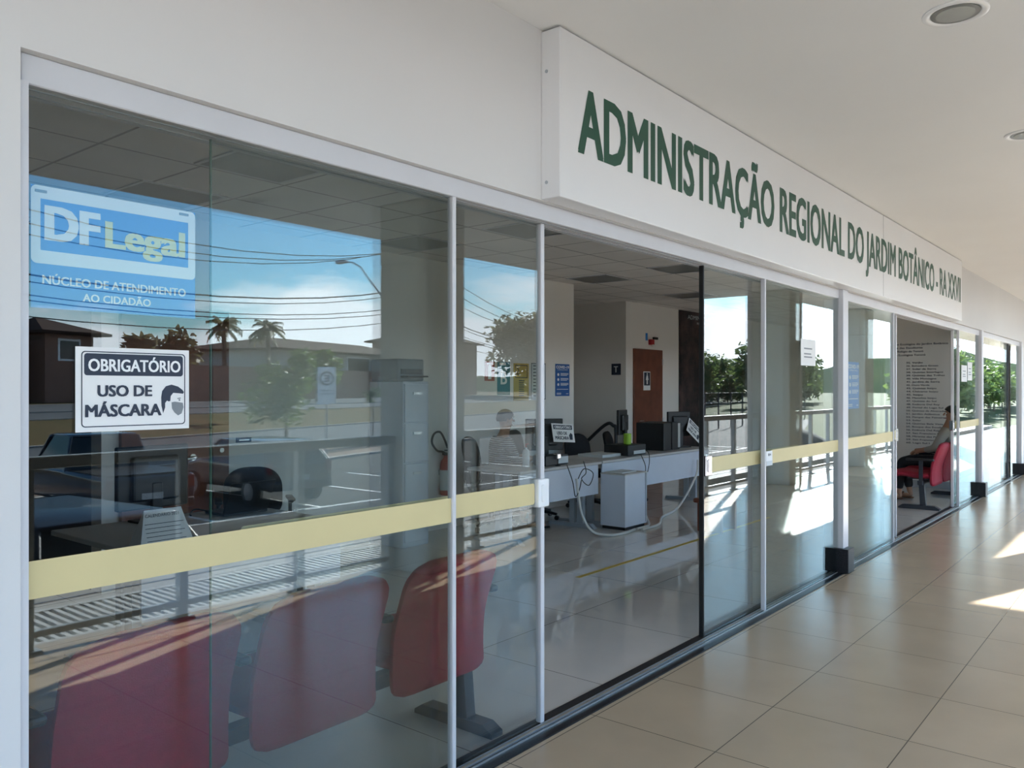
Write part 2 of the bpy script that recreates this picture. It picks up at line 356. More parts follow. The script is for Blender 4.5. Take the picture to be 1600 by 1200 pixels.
# ================================================================== SETTING
def struct(mb, name, m, label, cat, smooth=None): return solo(mb, name, m, label, cat, kind='structure', smooth=smooth)

struct(MB().box(-8, 40, -3.1, -0.067, -0.2, 0), 'floor', M_TILE, 'beige porcelain tiled walkway floor outside the glass front', 'floor')
struct(MB().box(-3, 20, 0.098, 8.5, -0.2, 0), 'floor_office', M_TILE_IN, 'glossy grey porcelain floor inside the office', 'floor')
struct(MB().box(-8, 0.79, -0.04, 0.06, -0.2, 3.14), 'wall_front_left', M_WALL, 'white painted wall left of the glass front', 'wall')
struct(MB().box(0.79, 17.28, -0.04, 0.15, 2.385, 3.14), 'wall_front_upper', M_WALL, 'white painted wall above the glass front', 'wall')
struct(MB().box(17.28, 40, -0.04, 0.15, -0.2, 3.14), 'wall_front_right', M_WALL, 'white painted wall beyond the far end of the glass front', 'wall')
b = MB(); b.box(-8, 13.43, -4.385, 0.15, 3.14, 3.75); b.box(13.43, 40, -3.2, 0.15, 3.14, 3.75)
struct(b, 'ceiling', M_CEIL, 'white painted canopy ceiling over the walkway', 'ceiling')
struct(MB().box(-3, 20, 0.15, 8.5, 2.95, 3.75), 'ceiling_office', M_CEIL_IN, 'suspended mineral tile ceiling inside the office', 'ceiling')
struct(MB().box(2.83, 9.056, 4.08, 4.25, 0, 2.95), 'wall_back', M_WALLIN, 'pale office back wall carrying the posters and extinguisher', 'wall')
struct(MB().box(11.31, 20, 4.635, 8.5, 0, 2.95), 'wall_restroom', M_WALLIN, 'pale wall block with the restroom door', 'wall')
struct(MB().box(6.9, 7.0, 4.25, 8.5, 0, 2.95), 'wall_stair', M_WALLIN, 'side wall of the stair recess', 'wall')
struct(MB().box(7.0, 11.31, 8.5, 8.6, 0, 2.95), 'wall_rear', M_WALLIN, 'end wall of the stair recess', 'wall')
struct(MB().box(-3.0, 2.93, 7.0, 7.1, 0, 2.95), 'wall_unlit', M_WALLDK, 'end wall of the unlit passage behind the leftmost glass, coloured dark for its shade', 'wall')
struct(MB().box(2.83, 2.93, 4.25, 7.0, 0, 2.95), 'wall_passage', M_WALLDK, 'side wall of the unlit passage, coloured dark for its shade', 'wall')
struct(MB().box(-3.1, -3, -0.04, 7.1, 0, 2.95), 'wall_left', M_WALLIN, 'left end wall of the office', 'wall')
struct(MB().box(20, 20.1, 0.15, 4.635, 0, 2.95), 'wall_right', M_WALLIN, 'right end wall of the far office', 'wall')
struct(MB().box(14.0, 14.14, 0.15, 2.4, 0, 2.95), 'wall_partition', M_WALLIN, 'grey partition wall printed with a list of names', 'wall')
struct(MB().box(13.985, 14.0, 0.15, 2.4, 0, 0.11), 'baseboard_partition', M_METGREY, 'grey baseboard under the printed partition wall', 'baseboard')
# outer edge of the raised walkway
struct(MB().box(-8, 40, -3.12, -3.1, -1.1, 0).box(-8, 40, -4.4, -3.95, -1.15, -0.02), 'trim_walkway_edge', M_CONC, 'concrete kerb and gutter along the walkway edge', 'kerb')

struct(MB().box(-8, 40, -3.95, -3.12, -1.15, -0.14), 'trim_gutter', M_ASPH, 'gutter bed under the drain grating, coloured dark for the shade in its gaps', 'gutter')  # shade between the grate bars is put into the bed's dark colour
# threshold with sliding tracks
t = thing('trim_threshold', 'black granite threshold with two sliding tracks under the glass front', 'threshold', (7, 0, 0), kind='structure')
MB().box(0.79, 17.28, -0.067, 0.098, -0.02, 0.006).build('granite_sill', M_GRANITE, t, rel=(7, 0, 0))
for y0, y1, m in ((-0.014, -0.010, M_ALU), (0.009, 0.013, M_ALU), (0.034, 0.037, M_ALU)):
    MB().box(0.79, 17.28, y0, y1, 0.004, 0.012).build('track_rail', m, t, rel=(7, 0, 0))
MB().box(0.79, 17.28, 0.017, 0.030, 0.004, 0.0085).build('track_groove', M_BEIGE, t, rel=(7, 0, 0))

# head frames of the three bays, posts between them
def head_frame(i, x0, x1, label):
    t = thing('trim_%d' % i, label, 'frame', ((x0+x1)/2, 0, 2.309), kind='structure'); rel = t.location
    MB().rbox(x0, x1, -0.012, 0.11, 2.309, 2.385, 0.003, 1).build('head_rail', M_FRAME, t, rel=rel)
    MB().box(x0, x1, 0.020, 0.026, 2.306, 2.312).box(x0, x1, 0.070, 0.076, 2.306, 2.312).build('track_gap', M_METGREY, t, rel=rel)
head_frame(1, 0.80, 7.09, 'white head frame over the nearest glass bay')
head_frame(2, 7.223, 13.33, 'white head frame over the middle glass bay')
head_frame(3, 13.463, 17.15, 'white head frame over the farthest glass bay')
struct(MB().box(0.79, 0.812, -0.03, 0.11, 0.006, 2.309), 'trim_jamb', M_FRAME, 'thin white jamb at the left end of the glazing', 'jamb')
for x0, lab in ((7.09, 'white post with black base between the first two glass bays'), (13.33, 'white post with black base between the second and third glass bays'), (17.15, 'white post with black base at the far end of the glazing')):
    t = thing('column_post', lab, 'post', (x0+0.066, 0, 0), kind='structure'); rel = t.location
    MB().rbox(x0, x0+0.133, -0.047, 0.12, 0.2, 2.385, 0.004, 1).build('shaft', M_FRAME, t, rel=rel)
    MB().rbox(x0-0.045, x0+0.115, -0.10, 0.11, 0.006, 0.205, 0.004, 1).build('base', M_GRANITE, t, rel=rel)

# glass leaves ------------------------------------------------------
def leaf(name, label, x0, x1, y, prof_l=None, prof_r=None, band=True, lock=None, edge=None, band_x=None):
    t = thing(name, label, 'glass door' if name.startswith('door') else 'glass panel', ((x0+x1)/2, y, 0.012), kind='structure'); rel = t.location
    MB().box(x0, x1, y-0.004, y+0.004, 0.012, 2.315).build('glass_pane', M_GLASS, t, rel=rel)
    for p in (prof_l, prof_r):
        if p: MB().rbox(p[0], p[1], y-0.016, y+0.016, 0.012, 2.309, 0.003, 1).build('edge_profile', p[2], t, rel=rel)
    if edge: MB().box(edge-0.0025, edge+0.0005, y-0.0045, y+0.0045, 0.012, 2.309).build('glass_edge', M_GEDGE, t, rel=rel)
    if band:
        a, c = band_x or (x0, x1)
        MB().add([(p[0], y-0.0052, p[1]) for p in rrect(a, c, 1.021, 1.117, 0.012)], [tuple(range(24))]).build('yellow_stripe', M_YEL, t, rel=rel)
    if lock:
        b = MB().rbox(lock[0], lock[1], y-0.026, y+0.026, 1.005, 1.135, 0.006, 2); b.rbox(lock[0]+0.02, lock[0]+0.04, y-0.032, y-0.02, 1.03, 1.11, 0.004, 1)
        b.build('lock_plate', lock[2], t, rel=rel)
    return t
leaf('window_1', 'fixed glass panel at the left end with the blue and white notices', 0.812, 2.369, 0.0, prof_r=(2.352, 2.372, M_FRAME))
leaf('door_1', 'sliding glass door left of the near opening', 1.351, 3.02, 0.052, prof_r=(2.995, 3.022, M_FRAME), edge=1.351, lock=(2.965, 3.045, M_WHITE), band_x=(1.45, 2.96))
leaf('door_2', 'sliding glass door right of the near opening', 4.658, 6.33, 0.052, prof_l=(4.650, 4.662, M_SEAL), lock=(4.668, 4.752, M_CHROME), band_x=(4.755, 6.3))
leaf('window_2', 'fixed glass panel left of the first white post', 5.49, 7.09, 0.0, prof_l=(5.487, 5.507, M_FRAME), band_x=(5.62, 7.085))
leaf('window_3', 'fixed glass panel right of the first white post', 7.223, 8.80, 0.0, prof_r=(8.78, 8.803, M_FRAME))
leaf('door_3', 'sliding glass door left of the far opening', 7.44, 9.10, 0.052, prof_r=(9.075, 9.102, M_FRAME), lock=(9.04, 9.125, M_CHROME))
leaf('door_4', 'sliding glass door right of the far opening', 11.86, 13.28, 0.052, prof_l=(11.85, 11.875, M_FRAME), lock=(11.80, 11.89, M_CHROME))
leaf('window_4', 'fixed glass panel left of the second white post', 11.93, 13.33, 0.0, prof_l=(11.927, 11.95, M_FRAME), band_x=(12.05, 13.33))
leaf('window_5', 'fixed glass panel right of the second white post', 13.463, 15.28, 0.0, band=False, edge=15.28)
leaf('door_5', 'plain sliding glass door of the farthest bay', 14.5, 16.26, 0.052, band=False, prof_r=(16.22, 16.26, M_BLKSTEEL), edge=14.5, lock=(15.25, 15.33, M_CHROME))
leaf('window_6', 'last fixed glass panel at the far end', 16.24, 17.15, 0.0, band=False)

# ================================================================== BUILDING SIGN
t = thing('building_sign', 'long white box sign with dark green lettering above the glass doors', 'sign', (7.15, -0.09, 2.388)); rel = t.location
MB().rbox(2.895, 11.41, -0.143, -0.04, 2.388, 3.131, 0.003, 1).build('sign_box', M_SIGN, t, rel=rel)
b = MB(); lettering(b, 'ADMINISTRAÇÃO REGIONAL DO JARDIM BOTÂNICO - RA XXVII', 3.031, 11.33, 2.611, 0.299, bold=0.034, **fx(0, -0.143)); b.build('lettering', M_GREEN, t, rel=rel)
b = MB(); b.box(7.92, 7.925, -0.1436, -0.142, 2.392, 3.128); b.build('seam', M_DARKGAP, t, rel=rel)
for z in (2.46, 2.95): b = MB(); b.tube([(2.892, -0.07, z), (2.896, -0.07, z)], 0.008, 10); b.build('screw', M_METGREY, t, rel=rel); b = MB()
# small sensor box on the head of the first post
b = MB().rbox(7.085, 7.225, -0.09, -0.04, 2.385, 2.52, 0.008, 2)
solo(b, 'junction_box', M_SIGN, 'small white junction box above the first white post', 'electrical box')

# ================================================================== NOTICES ON THE GLASS
t = thing('window_notice', 'blue and white notice with pale yellow lettering high on the left glass panel', 'notice', (1.053, 0.006, 1.755)); rel = t.location; Y = 0.0085
MB().box(0.8306, 1.2746, Y-0.001, Y+0.001, 1.755, 1.868).build('lower_panel', M_BLUE, t, rel=rel)
b = MB(); b.ring(rrect(0.8306, 1.2746, 1.868, 2.066, 0.014), rrect(0.853, 1.2525, 1.902, 2.033, 0.0008), off=0.0012, **fx(0, Y)); b.build('white_border', M_WHITE, t, rel=rel)
MB().box(0.8306, 1.2746, Y-0.0005, Y+0.001, 1.868, 2.066).build('upper_panel', M_BLUE, t, rel=rel)
b = MB(); lettering(b, 'DF', 0.862, 1.002, 1.929, 0.089, off=0.0018, bold=0.055, **fx(0, Y)); b.build('initials', M_WHITE, t, rel=rel); b = MB()
lettering(b, 'NÚCLEO DE ATENDIMENTO', 0.857, 1.245, 1.817, 0.022, off=0.0018, bold=0.03, **fx(0, Y))
lettering(b, 'AO CIDADÃO', 0.956, 1.1406, 1.780, 0.020, off=0.0018, bold=0.03, **fx(0, Y)); b.build('lettering', M_WHITE, t, rel=rel)
b = MB(); lettering(b, 'Legal', 1.014, 1.243, 1.930, 0.071, off=0.0018, bold=0.04, **fx(0, Y)); b.build('yellow_lettering', M_LEMON, t, rel=rel)
for x0, z0 in ((0.84, 2.048), (1.225, 2.052)):
    MB().box(x0, x0+0.028, Y-0.003, Y-0.001, z0, z0+0.007).build('tape', M_GREYP, t, rel=rel)

t = thing('window_notice', 'white notice with black border about wearing a mask at the left glass panel', 'notice', (1.09, -0.006, 1.436)); rel = t.location
SX0, SX1, SZ0, SZ1 = 0.932, 1.247, 1.435, 1.660; Y = -0.0065
def sx(u): return SX0+(SX1-SX0)*u
def sz(v): return SZ1-(SZ1-SZ0)*v
MB().box(SX0, SX1, Y-0.0006, Y+0.0012, SZ0, SZ1).build('sheet', M_PAPER, t, rel=rel)
b = MB(); b.ring(rrect(sx(.045), sx(.962), sz(.945), sz(.05), .010), rrect(sx(.054), sx(.953), sz(.933), sz(.062), .008), off=0.0012, **fx(0, Y))
b.flat(rrect(sx(.068), sx(.94), sz(.335), sz(.075), .008), off=0.0012, **fx(0, Y)); b.build('border', M_INK, t, rel=rel)
b = MB(); lettering(b, 'OBRIGATÓRIO', sx(.10), sx(.915), sz(.285), (SZ1-SZ0)*.145, off=0.002, bold=0.03, **fx(0, Y)); b.build('white_lettering', M_WHITE, t, rel=rel)
b = MB(); lettering(b, 'USO DE', sx(.175), sx(.65), sz(.585), (SZ1-SZ0)*.135, off=0.002, bold=0.04, **fx(0, Y))
lettering(b, 'MÁSCARA', sx(.075), sx(.735), sz(.825), (SZ1-SZ0)*.145, off=0.002, bold=0.04, **fx(0, Y)); b.build('lettering', M_INK, t, rel=rel)
g = lambda pts: [(sx(.72+.23*p[0]), sz(.44+.40*p[1])) for p in pts]
MB().flat(g([(.06,.40),(.10,.20),(.25,.05),(.48,0),(.75,.06),(.93,.16),(1.0,.24),(.96,.29),(.72,.27),(.55,.26),(.45,.36),(.43,.52),(.35,.53),(.30,.50),(.22,.58),(.22,.72),(.14,.90),(.07,.66)]), off=0.0013, **fx(0, Y)).build('pictogram_hair', M_INK, t, rel=rel)
b = MB(); b.flat(g([(.48,.56),(.62,.54),(.95,.58),(.98,.72),(.90,.92),(.75,.98),(.60,.88),(.50,.76)]), off=0.0014, **fx(0, Y)); b.flat(g([(.72,.43),(.86,.41),(.87,.44),(.73,.46)]), off=0.0014, **fx(0, Y)); b.flat([(sx(.72+.23*.81)+p[0], sz(.44+.4*.49)+p[1]) for p in circ(0,0,.0028,10)], off=0.0014, **fx(0, Y))
b.build('pictogram_mask', M_GREYP, t, rel=rel)

def poster(name, label, x0, x1, z0, z1, y, m, build=None, cat='poster'):
    t = thing(name, label, cat, ((x0+x1)/2, y, z0)); rel = t.location
    MB().box(x0, x1, y-0.002, y+0.001, z0, z1).build('sheet', m, t, rel=rel)
    if build: build(t, rel, y-0.002)
    return t
def covid(x0, x1, z0, z1):
    def f(t, rel, y):
        w, h = x1-x0, z1-z0
        b = MB(); lettering(b, 'COVID-19', x0+.05*w, x1-.04*w, z1-.14*h, .085*h, bold=0.03, **fx(0, y))
        lettering(b, 'CORONAVÍRUS', x0+.14*w, x1-.14*w, z1-.195*h, .03*h, **fx(0, y))
        for k in range(3):
            z = z1-(.33+.155*k)*h; b.flat(circ(x0+.2*w, z, .07*w, 12, .045*h), off=0.001, **fx(0, y))
            for j in range(3): b.flat([(x0+.36*w, z-.03*h+.03*j*h), (x0+(.92-.1*(j == 0))*w, z-.03*h+.03*j*h), (x0+(.92-.1*(j == 0))*w, z-.016*h+.03*j*h), (x0+.36*w, z-.016*h+.03*j*h)], off=0.001, **fx(0, y))
        for a, c, q in ((.1, .9, .78), (.08, .4, .9), (.08, .4, .935), (.75, .92, .92)): b.flat([(x0+a*w, z1-q*h-.016*h), (x0+c*w, z1-q*h-.016*h), (x0+c*w, z1-q*h), (x0+a*w, z1-q*h)], off=0.001, **fx(0, y))
        b.build('lettering', M_WHITE, t, rel=rel)
    return f
poster('wall_poster', 'blue COVID-19 poster on the office back wall', 8.633, 8.951, 1.45, 1.872, 4.078, M_BLUE2, covid(8.633, 8.951, 1.45, 1.872))
poster('window_poster', 'blue COVID-19 poster behind the glass right of the first white post', 7.39, 7.72, 1.37, 1.785, 0.012, M_BLUE, covid(7.39, 7.72, 1.37, 1.785))
def ext_sign(t, rel, y):
    b = MB(); b.flat([(7.29,1.66),(7.35,1.66),(7.35,1.80),(7.335,1.83),(7.305,1.83),(7.29,1.80)], off=.001, **fx(0, y)); b.flat([(7.27,1.835),(7.34,1.835),(7.34,1.85),(7.27,1.85)], off=.001, **fx(0, y)); b.build('pictogram', M_WHITE, t, rel=rel)
poster('extinguisher_sign', 'red and white fire extinguisher sign on the office back wall', 7.23, 7.41, 1.64, 1.87, 4.078, M_REDP, ext_sign, 'sign')
def lines(x0, x1, zs, h, m, head=None):
    def f(t, rel, y):
        b = MB()
        for i, z in enumerate(zs):
            q = x1-(0.12*(x1-x0) if i % 3 == 1 else 0); b.flat([(x0, z), (q, z), (q, z+h), (x0, z+h)], off=.001, **fx(0, y))
        b.build('print', m, t, rel=rel)
        if head: head(t, rel, y)
    return f
def teal(t, rel, y):
    b = MB(); lettering(b, 'B', 7.52, 7.64, 1.60, .16, bold=.02, **fx(0, y)); b.flat([(7.50,1.83),(7.62,1.83),(7.62,1.86),(7.50,1.86)], off=.001, **fx(0, y)); b.build('print', M_WHITE, t, rel=rel)
poster('wall_poster', 'tall teal poster right of the red extinguisher sign', 7.46, 7.70, 1.47, 1.87, 4.078, M_TEAL, teal)
def ochre(t, rel, y):
    b = MB(); b.ring([(7.80,1.68),(8.04,1.68),(8.04,1.84),(7.80,1.84)], [(7.81,1.69),(8.03,1.69),(8.03,1.83),(7.81,1.83)], off=.001, **fx(0, y)); lettering(b, '2', 7.82, 7.88, 1.72, .08, **fx(0, y)); b.build('print', M_INK, t, rel=rel)
poster('wall_poster', 'ochre yellow poster between the teal poster and the white list', 7.77, 8.07, 1.40, 1.86, 4.078, M_YELP, lines(7.87, 7.98, [1.64-.026*k for k in range(8)], .012, M_INK, ochre))
def listframe(t, rel, y):
    b = MB(); b.ring([(8.12,1.41),(8.42,1.41),(8.42,1.87),(8.12,1.87)], [(8.128,1.418),(8.412,1.418),(8.412,1.862),(8.128,1.862)], off=.001, **fx(0, y)); b.build('border', M_INK, t, rel=rel)
poster('wall_poster', 'white framed list poster nearest the blue COVID-19 poster', 8.12, 8.42, 1.41, 1.87, 4.078, M_PAPERG, lines(8.16, 8.38, [1.83-.042*k for k in range(10)], .012, M_INK, listframe))
def sheetprint(x0, x1, z0, z1):
    return lines(x0+.2*(x1-x0), x1-.25*(x1-x0), [z0+(z1-z0)*q for q in (.3, .42, .62)], (z1-z0)*.05, M_GREYP)
poster('paper_sheet', 'white sheet of paper taped high on the glass left of the first white post', 6.20, 6.52, 1.727, 1.93, -0.007, M_PAPER, sheetprint(6.2, 6.52, 1.727, 1.93), 'paper')
def small_tag(t, rel, y):
    b = MB(); lettering(b, '014', 5.555, 5.605, 1.078, .018, bold=.03, **fx(0, y)); b.build('lettering', M_INK, t, rel=rel)
    MB().box(5.525, 5.635, y-.0015, y-.0005, 1.01, 1.043).build('grey_strip', M_PAPERG, t, rel=rel)
poster('number_tag', 'small white number tag at the start of the yellow stripe', 5.525, 5.635, 1.01, 1.112, -0.0075, M_WHITE, small_tag, 'label')
poster('push_label', 'tiny black label on the sliding glass near the wooden door lock', 1.433, 1.486, 1.381, 1.396, 0.0455, M_INK, lines(1.442, 1.478, [1.386], .004, M_PAPERG), 'label')
poster('paper_sheet', 'dark lettered white sheet on the glass left of the second white post', 12.12, 12.47, 1.64, 1.86, -0.007, M_PAPER, sheetprint(12.12, 12.47, 1.64, 1.86), 'paper')
poster('paper_sheet', 'plain narrow white sheet beside the dark lettered one', 12.52, 12.83, 1.66, 1.91, -0.007, M_PAPER, sheetprint(12.52, 12.83, 1.66, 1.91), 'paper')

# writing on the partition wall (faces -x; reads towards -y)
t = thing('wall_lettering', 'black printed list of names on the grey partition wall', 'lettering', (13.998, 0.9, 0.6)); rel = t.location
PW = dict(o=(13.999, 0, 0), u=(0,-1,0), v=UZ)
b = MB()
for k, (s, y1) in enumerate((('Estação Ecológica do Jardim Botânico', .52), ('Parque das Esculturas', .88), ('Parque Refúgio do Tororó', .87), ('Parque Ecológico Tororó', .84))):
    lettering(b, s, -1.40, -y1, 2.235-.057*k, .03, off=.001, bold=.02, **PW)
names = ['Varjão', 'Belvedere Green', 'Solar da Serra', 'Quintas Interlagos', 'Quintas das Trilhas', 'Ville Montagne', 'Jardins da Serra', 'Ouro Verde', 'Quintas Itaipu', 'Chácaras Itaipu', 'Itaipu', 'Mansões Itaipu', 'Quintas do Sol', 'Estância Del Rey', 'Portal do Lago Sul', 'Quintas da Alvorada', 'Jardim Atlântico', 'Parque das Paineiras', 'Solar', 'Quintas Bela Vista', 'Bosque dos Eucaliptos', 'Estância Del Rey', 'San Francisco I', 'Mirante das Paineiras', 'San Francisco II', 'Lago Sul I']
for k, s in enumerate(names): lettering(b, '%d. %s' % (35+k, s), -1.118, -1.118+.024*(len(s)+4), 1.945-.0505*k, .024, off=.001, bold=.015, **PW)
b.build('lettering', M_INK, t, rel=rel)

# ================================================================== INTERIOR FIXTURES
t = thing('wall_mural', 'dark photographic wall panel with small white lettering', 'wall panel', (14.5, 4.62, 0)); rel = t.location
MB().box(13.09, 16.0, 4.61, 4.634, 0.0, 2.94).build('panel', M_MURAL, t, rel=rel)
b = MB(); lettering(b, 'ADMINISTRAÇÃO', 13.39, 14.6, 2.80, .075, **fx(0, 4.61)); lettering(b, 'REGIONAL', 13.75, 14.3, 2.72, .04, **fx(0, 4.61)); b.build('lettering', M_PAPERG, t, rel=rel)
t = thing('door_restroom', 'red-brown wooden restroom door with a pictogram plate', 'door', (11.985, 4.62, 0), kind='structure'); rel = t.location
MB().rbox(11.52, 12.45, 4.60, 4.634, 0.005, 2.2, .003, 1).build('door_leaf', M_WOOD, t, rel=rel)
b = MB().box(11.80, 12.02, 4.595, 4.60, 1.52, 1.83); b.build('pictogram_plate', M_WHITE, t, rel=rel)
b = MB().box(11.815, 12.005, 4.592, 4.596, 1.60, 1.815); b.build('dark_plate', M_INK, t, rel=rel)
b = MB(); b.flat(circ(11.91, 1.79, .016, 12), off=.001, **fx(0, 4.592)); b.flat([(11.89,1.77),(11.93,1.77),(11.955,1.69),(11.93,1.69),(11.93,1.62),(11.89,1.62),(11.89,1.69),(11.865,1.69)], off=.001, **fx(0, 4.592)); b.build('pictogram', M_WHITE, t, rel=rel)
b = MB()
for z in (1.95, .95): b.box(12.435, 12.46, 4.59, 4.61, z, z+.10)
b.build('hinge', M_ALU, t, rel=rel)
MB().tube([(11.62,4.60,1.02),(11.62,4.555,1.02),(11.74,4.555,1.02)], .009, 8).build('handle', M_CHROME, t, rel=rel)
t = thing('door_office', 'red-brown wooden office door with a chrome lever behind the left panel', 'door', (3.36, 4.06, 0), kind='structure'); rel = t.location
MB().rbox(2.99, 3.72, 4.045, 4.079, 0.005, 2.12, .003, 1).build('door_leaf', M_WOOD, t, rel=rel)
MB().box(3.725, 3.87, 4.03, 4.079, 0.0, 2.2).box(2.96, 2.985, 4.03, 4.079, 0, 2.2).box(2.96, 3.87, 4.03, 4.079, 2.125, 2.2).build('door_frame', M_WOOD, t, rel=rel)
b = MB(); b.tube([(3.55,4.045,.985),(3.55,3.99,.985),(3.54,3.985,.985),(3.42,3.985,.975)], .010, 8); b.tube([(3.55,4.046,.985),(3.55,4.036,.985)], .028, 16); b.build('handle', M_CHROME, t, rel=rel, smooth=40)
MB().tube([(3.80,4.031,1.03),(3.80,4.02,1.03)], .020, 14).build('lock_cylinder', M_CHROME, t, rel=rel)
# fixtures round the restroom door
t = thing('square_sign', 'small black square sign with a white letter T', 'sign', (11.30, 4.815, 1.77)); rel = t.location
MB().box(11.30, 11.312, 4.73, 4.90, 1.77, 1.95).build('plate', M_INK, t, rel=rel)
b = MB(); lettering(b, 'T', -4.855, -4.775, 1.81, .10, bold=.03, o=(11.299,0,0), u=(0,-1,0), v=UZ); b.build('lettering', M_PAPERG, t, rel=rel)
t = thing('fire_alarm', 'small red fire alarm above the restroom door', 'alarm', (12.08, 4.62, 2.26)); rel = t.location
MB().rbox(12.02, 12.14, 4.58, 4.634, 2.28, 2.37, .008, 2).build('body', M_REDP, t, rel=rel); MB().box(12.07, 12.10, 4.57, 4.60, 2.25, 2.285).build('lever', M_WHITE, t, rel=rel)
solo(MB().rbox(12.16, 12.30, 4.60, 4.634, 2.375, 2.415, .004, 1), 'emergency_lamp', M_BLK, 'small black emergency lamp right of the red fire alarm', 'lamp')
solo(MB().box(11.93, 11.985, 4.625, 4.634, 2.35, 2.47), 'room_plate', M_BLUE, 'tiny blue plate above the restroom door', 'sign')
# fire extinguisher on the back wall
t = thing('fire_extinguisher', 'red fire extinguisher with black hose hung on the back wall', 'fire extinguisher', (6.49, 3.98, .38)); rel = t.location
b = MB(); b.lathe([(.05,.38),(.068,.39),(.07,.42),(.07,.70),(.06,.75),(.03,.79),(.025,.82)], 20, T(6.49,3.99,0)); b.build('cylinder', M_REDP, t, rel=rel, smooth=40)
MB().lathe([(.0715,.44),(.0715,.66)], 20, T(6.49,3.99,0)).build('instruction_label', M_PAPERG, t, rel=rel, smooth=40)
MB().tube(spline([(6.49,3.99,.82),(6.42,3.97,.86),(6.32,3.96,.88),(6.24,3.96,.97),(6.27,3.96,1.06),(6.36,3.96,1.08),(6.44,3.97,1.0),(6.50,3.98,.90)], 5), .012, 8).build('hose', M_BLK, t, rel=rel, smooth=60)
MB().box(6.47,6.51,3.93,4.03,.82,.85).box(6.47,6.51,3.90,4.0,.865,.88).build('valve', M_BLK, t, rel=rel)
MB().box(6.46,6.52,4.05,4.079,.60,.66).build('bracket', M_METGREY, t, rel=rel)
# ceiling luminaires (switched off) and vent
lum = None
for x, y, lab in ((3.0,2.2,'recessed ceiling light behind the leftmost glass, near row'), (5.7,2.2,'recessed ceiling light over the striped-shirt desk, near row'), (8.65,2.25,'recessed ceiling light over the right desk, near row'), (3.0,3.45,'recessed ceiling light over the wooden office door, rear row'), (5.54,3.45,'recessed ceiling light above the fire extinguisher, rear row'), (8.8,3.5,'recessed ceiling light above the blue COVID-19 poster, rear row'), (11.2,3.46,'recessed ceiling light by the restroom door, rear row')):
    if lum is None:
        lum = thing('ceiling_light', lab, 'ceiling light', (x, y, 2.95), 0, 'recessed office ceiling lights')
        MB().box(-.31,.31,-.30,.30,-.004,0).build('diffuser', M_LAMPR, lum)
        MB().add(*(lambda o, i: ([(*p, -.008) for p in o]+[(*p, -.008) for p in i]+[(*p, 0) for p in o], [(k, (k+1)%4, (k+1)%4+4, k+4) for k in range(4)]+[(k, k+8, (k+1)%4+8, (k+1)%4) for k in range(4)]))([(-.315,-.305),(.315,-.305),(.315,.305),(-.315,.305)], [(-.29,-.28),(.29,-.28),(.29,.28),(-.29,.28)])).build('frame', M_FRAME, lum)
    else: dup(lum, (x, y, 2.95), 0, lab)
# walkway downlights
dl = None
for x, y, lab in ((3.87,-1.50,'round recessed downlight in the walkway ceiling nearest the camera'), (6.0,-1.50,'second round downlight of the walkway ceiling, cut by the photo edge'), (8.15,-1.5,'third round downlight along the walkway ceiling'), (10.3,-1.5,'fourth round downlight along the walkway ceiling'), (3.97,-3.83,'round downlight near the outer canopy edge seen only in the left glass'), (1.74,-1.5,'round downlight behind the camera before the first one'), (8.1,-3.83,'round downlight near the outer canopy edge past the second column')):
    if dl is None:
        dl = thing('downlight', lab, 'ceiling light', (x, y, 3.14), 0, 'walkway downlights')
        MB().lathe([(.128,0),(.128,-.004),(.118,-.010),(.100,-.006),(.095,0)], 40).build('rim', M_SIGN, dl, smooth=50)
        MB().lathe([(.094,-.002),(.094,-.005)], 40).build('reflector', M_LAMPR, dl)
        MB().lathe([(.075,-.005),(.075,-.008)], 32).build('lens', M_LAMPIN, dl)
    else: dup(dl, (x, y, 3.14), 0, lab)
solo(MB().box(5.54, 9.6, 1.565, 1.612, 0, .001), 'floor_tape', M_TAPE, 'yellow tape line on the glossy office floor', 'floor tape')

# ================================================================== WAITING BENCHES
def grid_pad(prof, w, rt, rb, th, nu=12, bulge=.012):
    """upholstered pad: prof = [(y,z)] centre line from bottom to top, w wide, corner radii at top and bottom"""
    P = [Vector((0, p[0], p[1])) for p in prof]; L = [0]
    for i in range(1, len(P)): L.append(L[-1]+(P[i]-P[i-1]).length)
    tot = L[-1]; n = len(P); b = MB(); top = []; bot = []
    for i, p in enumerate(P):
        tg = (P[min(i+1, n-1)]-P[max(i-1, 0)]).normalized(); nm = Vector((0, tg.z, -tg.y))
        ins = 0
        for r, d in ((rb, L[i]), (rt, tot-L[i])):
            if d < r: ins = max(ins, r-math.sqrt(max(0, r*r-(r-d)**2)))
        hw = w/2-ins; e = min(1.0, min(L[i], tot-L[i])/.03)
        for j in range(nu+1):
            u = -1+2*j/nu; k = (1-abs(u)**6); h = th/2*(.35+.65*min(k, .35+.65*e)**.5)+bulge*(1-u*u)*e
            top.append(p+Vector((hw*u, 0, 0))+nm*h); bot.append(p+Vector((hw*u, 0, 0))-nm*h)
    m = nu+1; off = n*m; fs = []
    for i in range(n-1):
        for j in range(nu): a = i*m+j; fs += [(a, a+1, a+m+1, a+m), (off+a, off+a+m, off+a+m+1, off+a+1)]
    for i in range(n-1):
        a = i*m; fs += [(a, a+m, off+a+m, off+a)]; a = i*m+nu; fs += [(a, off+a, off+a+m, a+m)]
    for j in range(nu): fs += [(j, off+j, off+j+1, j+1)]; a = (n-1)*m+j; fs += [(a, a+1, off+a+1, off+a)]
    b.add(top+bot, fs); return b
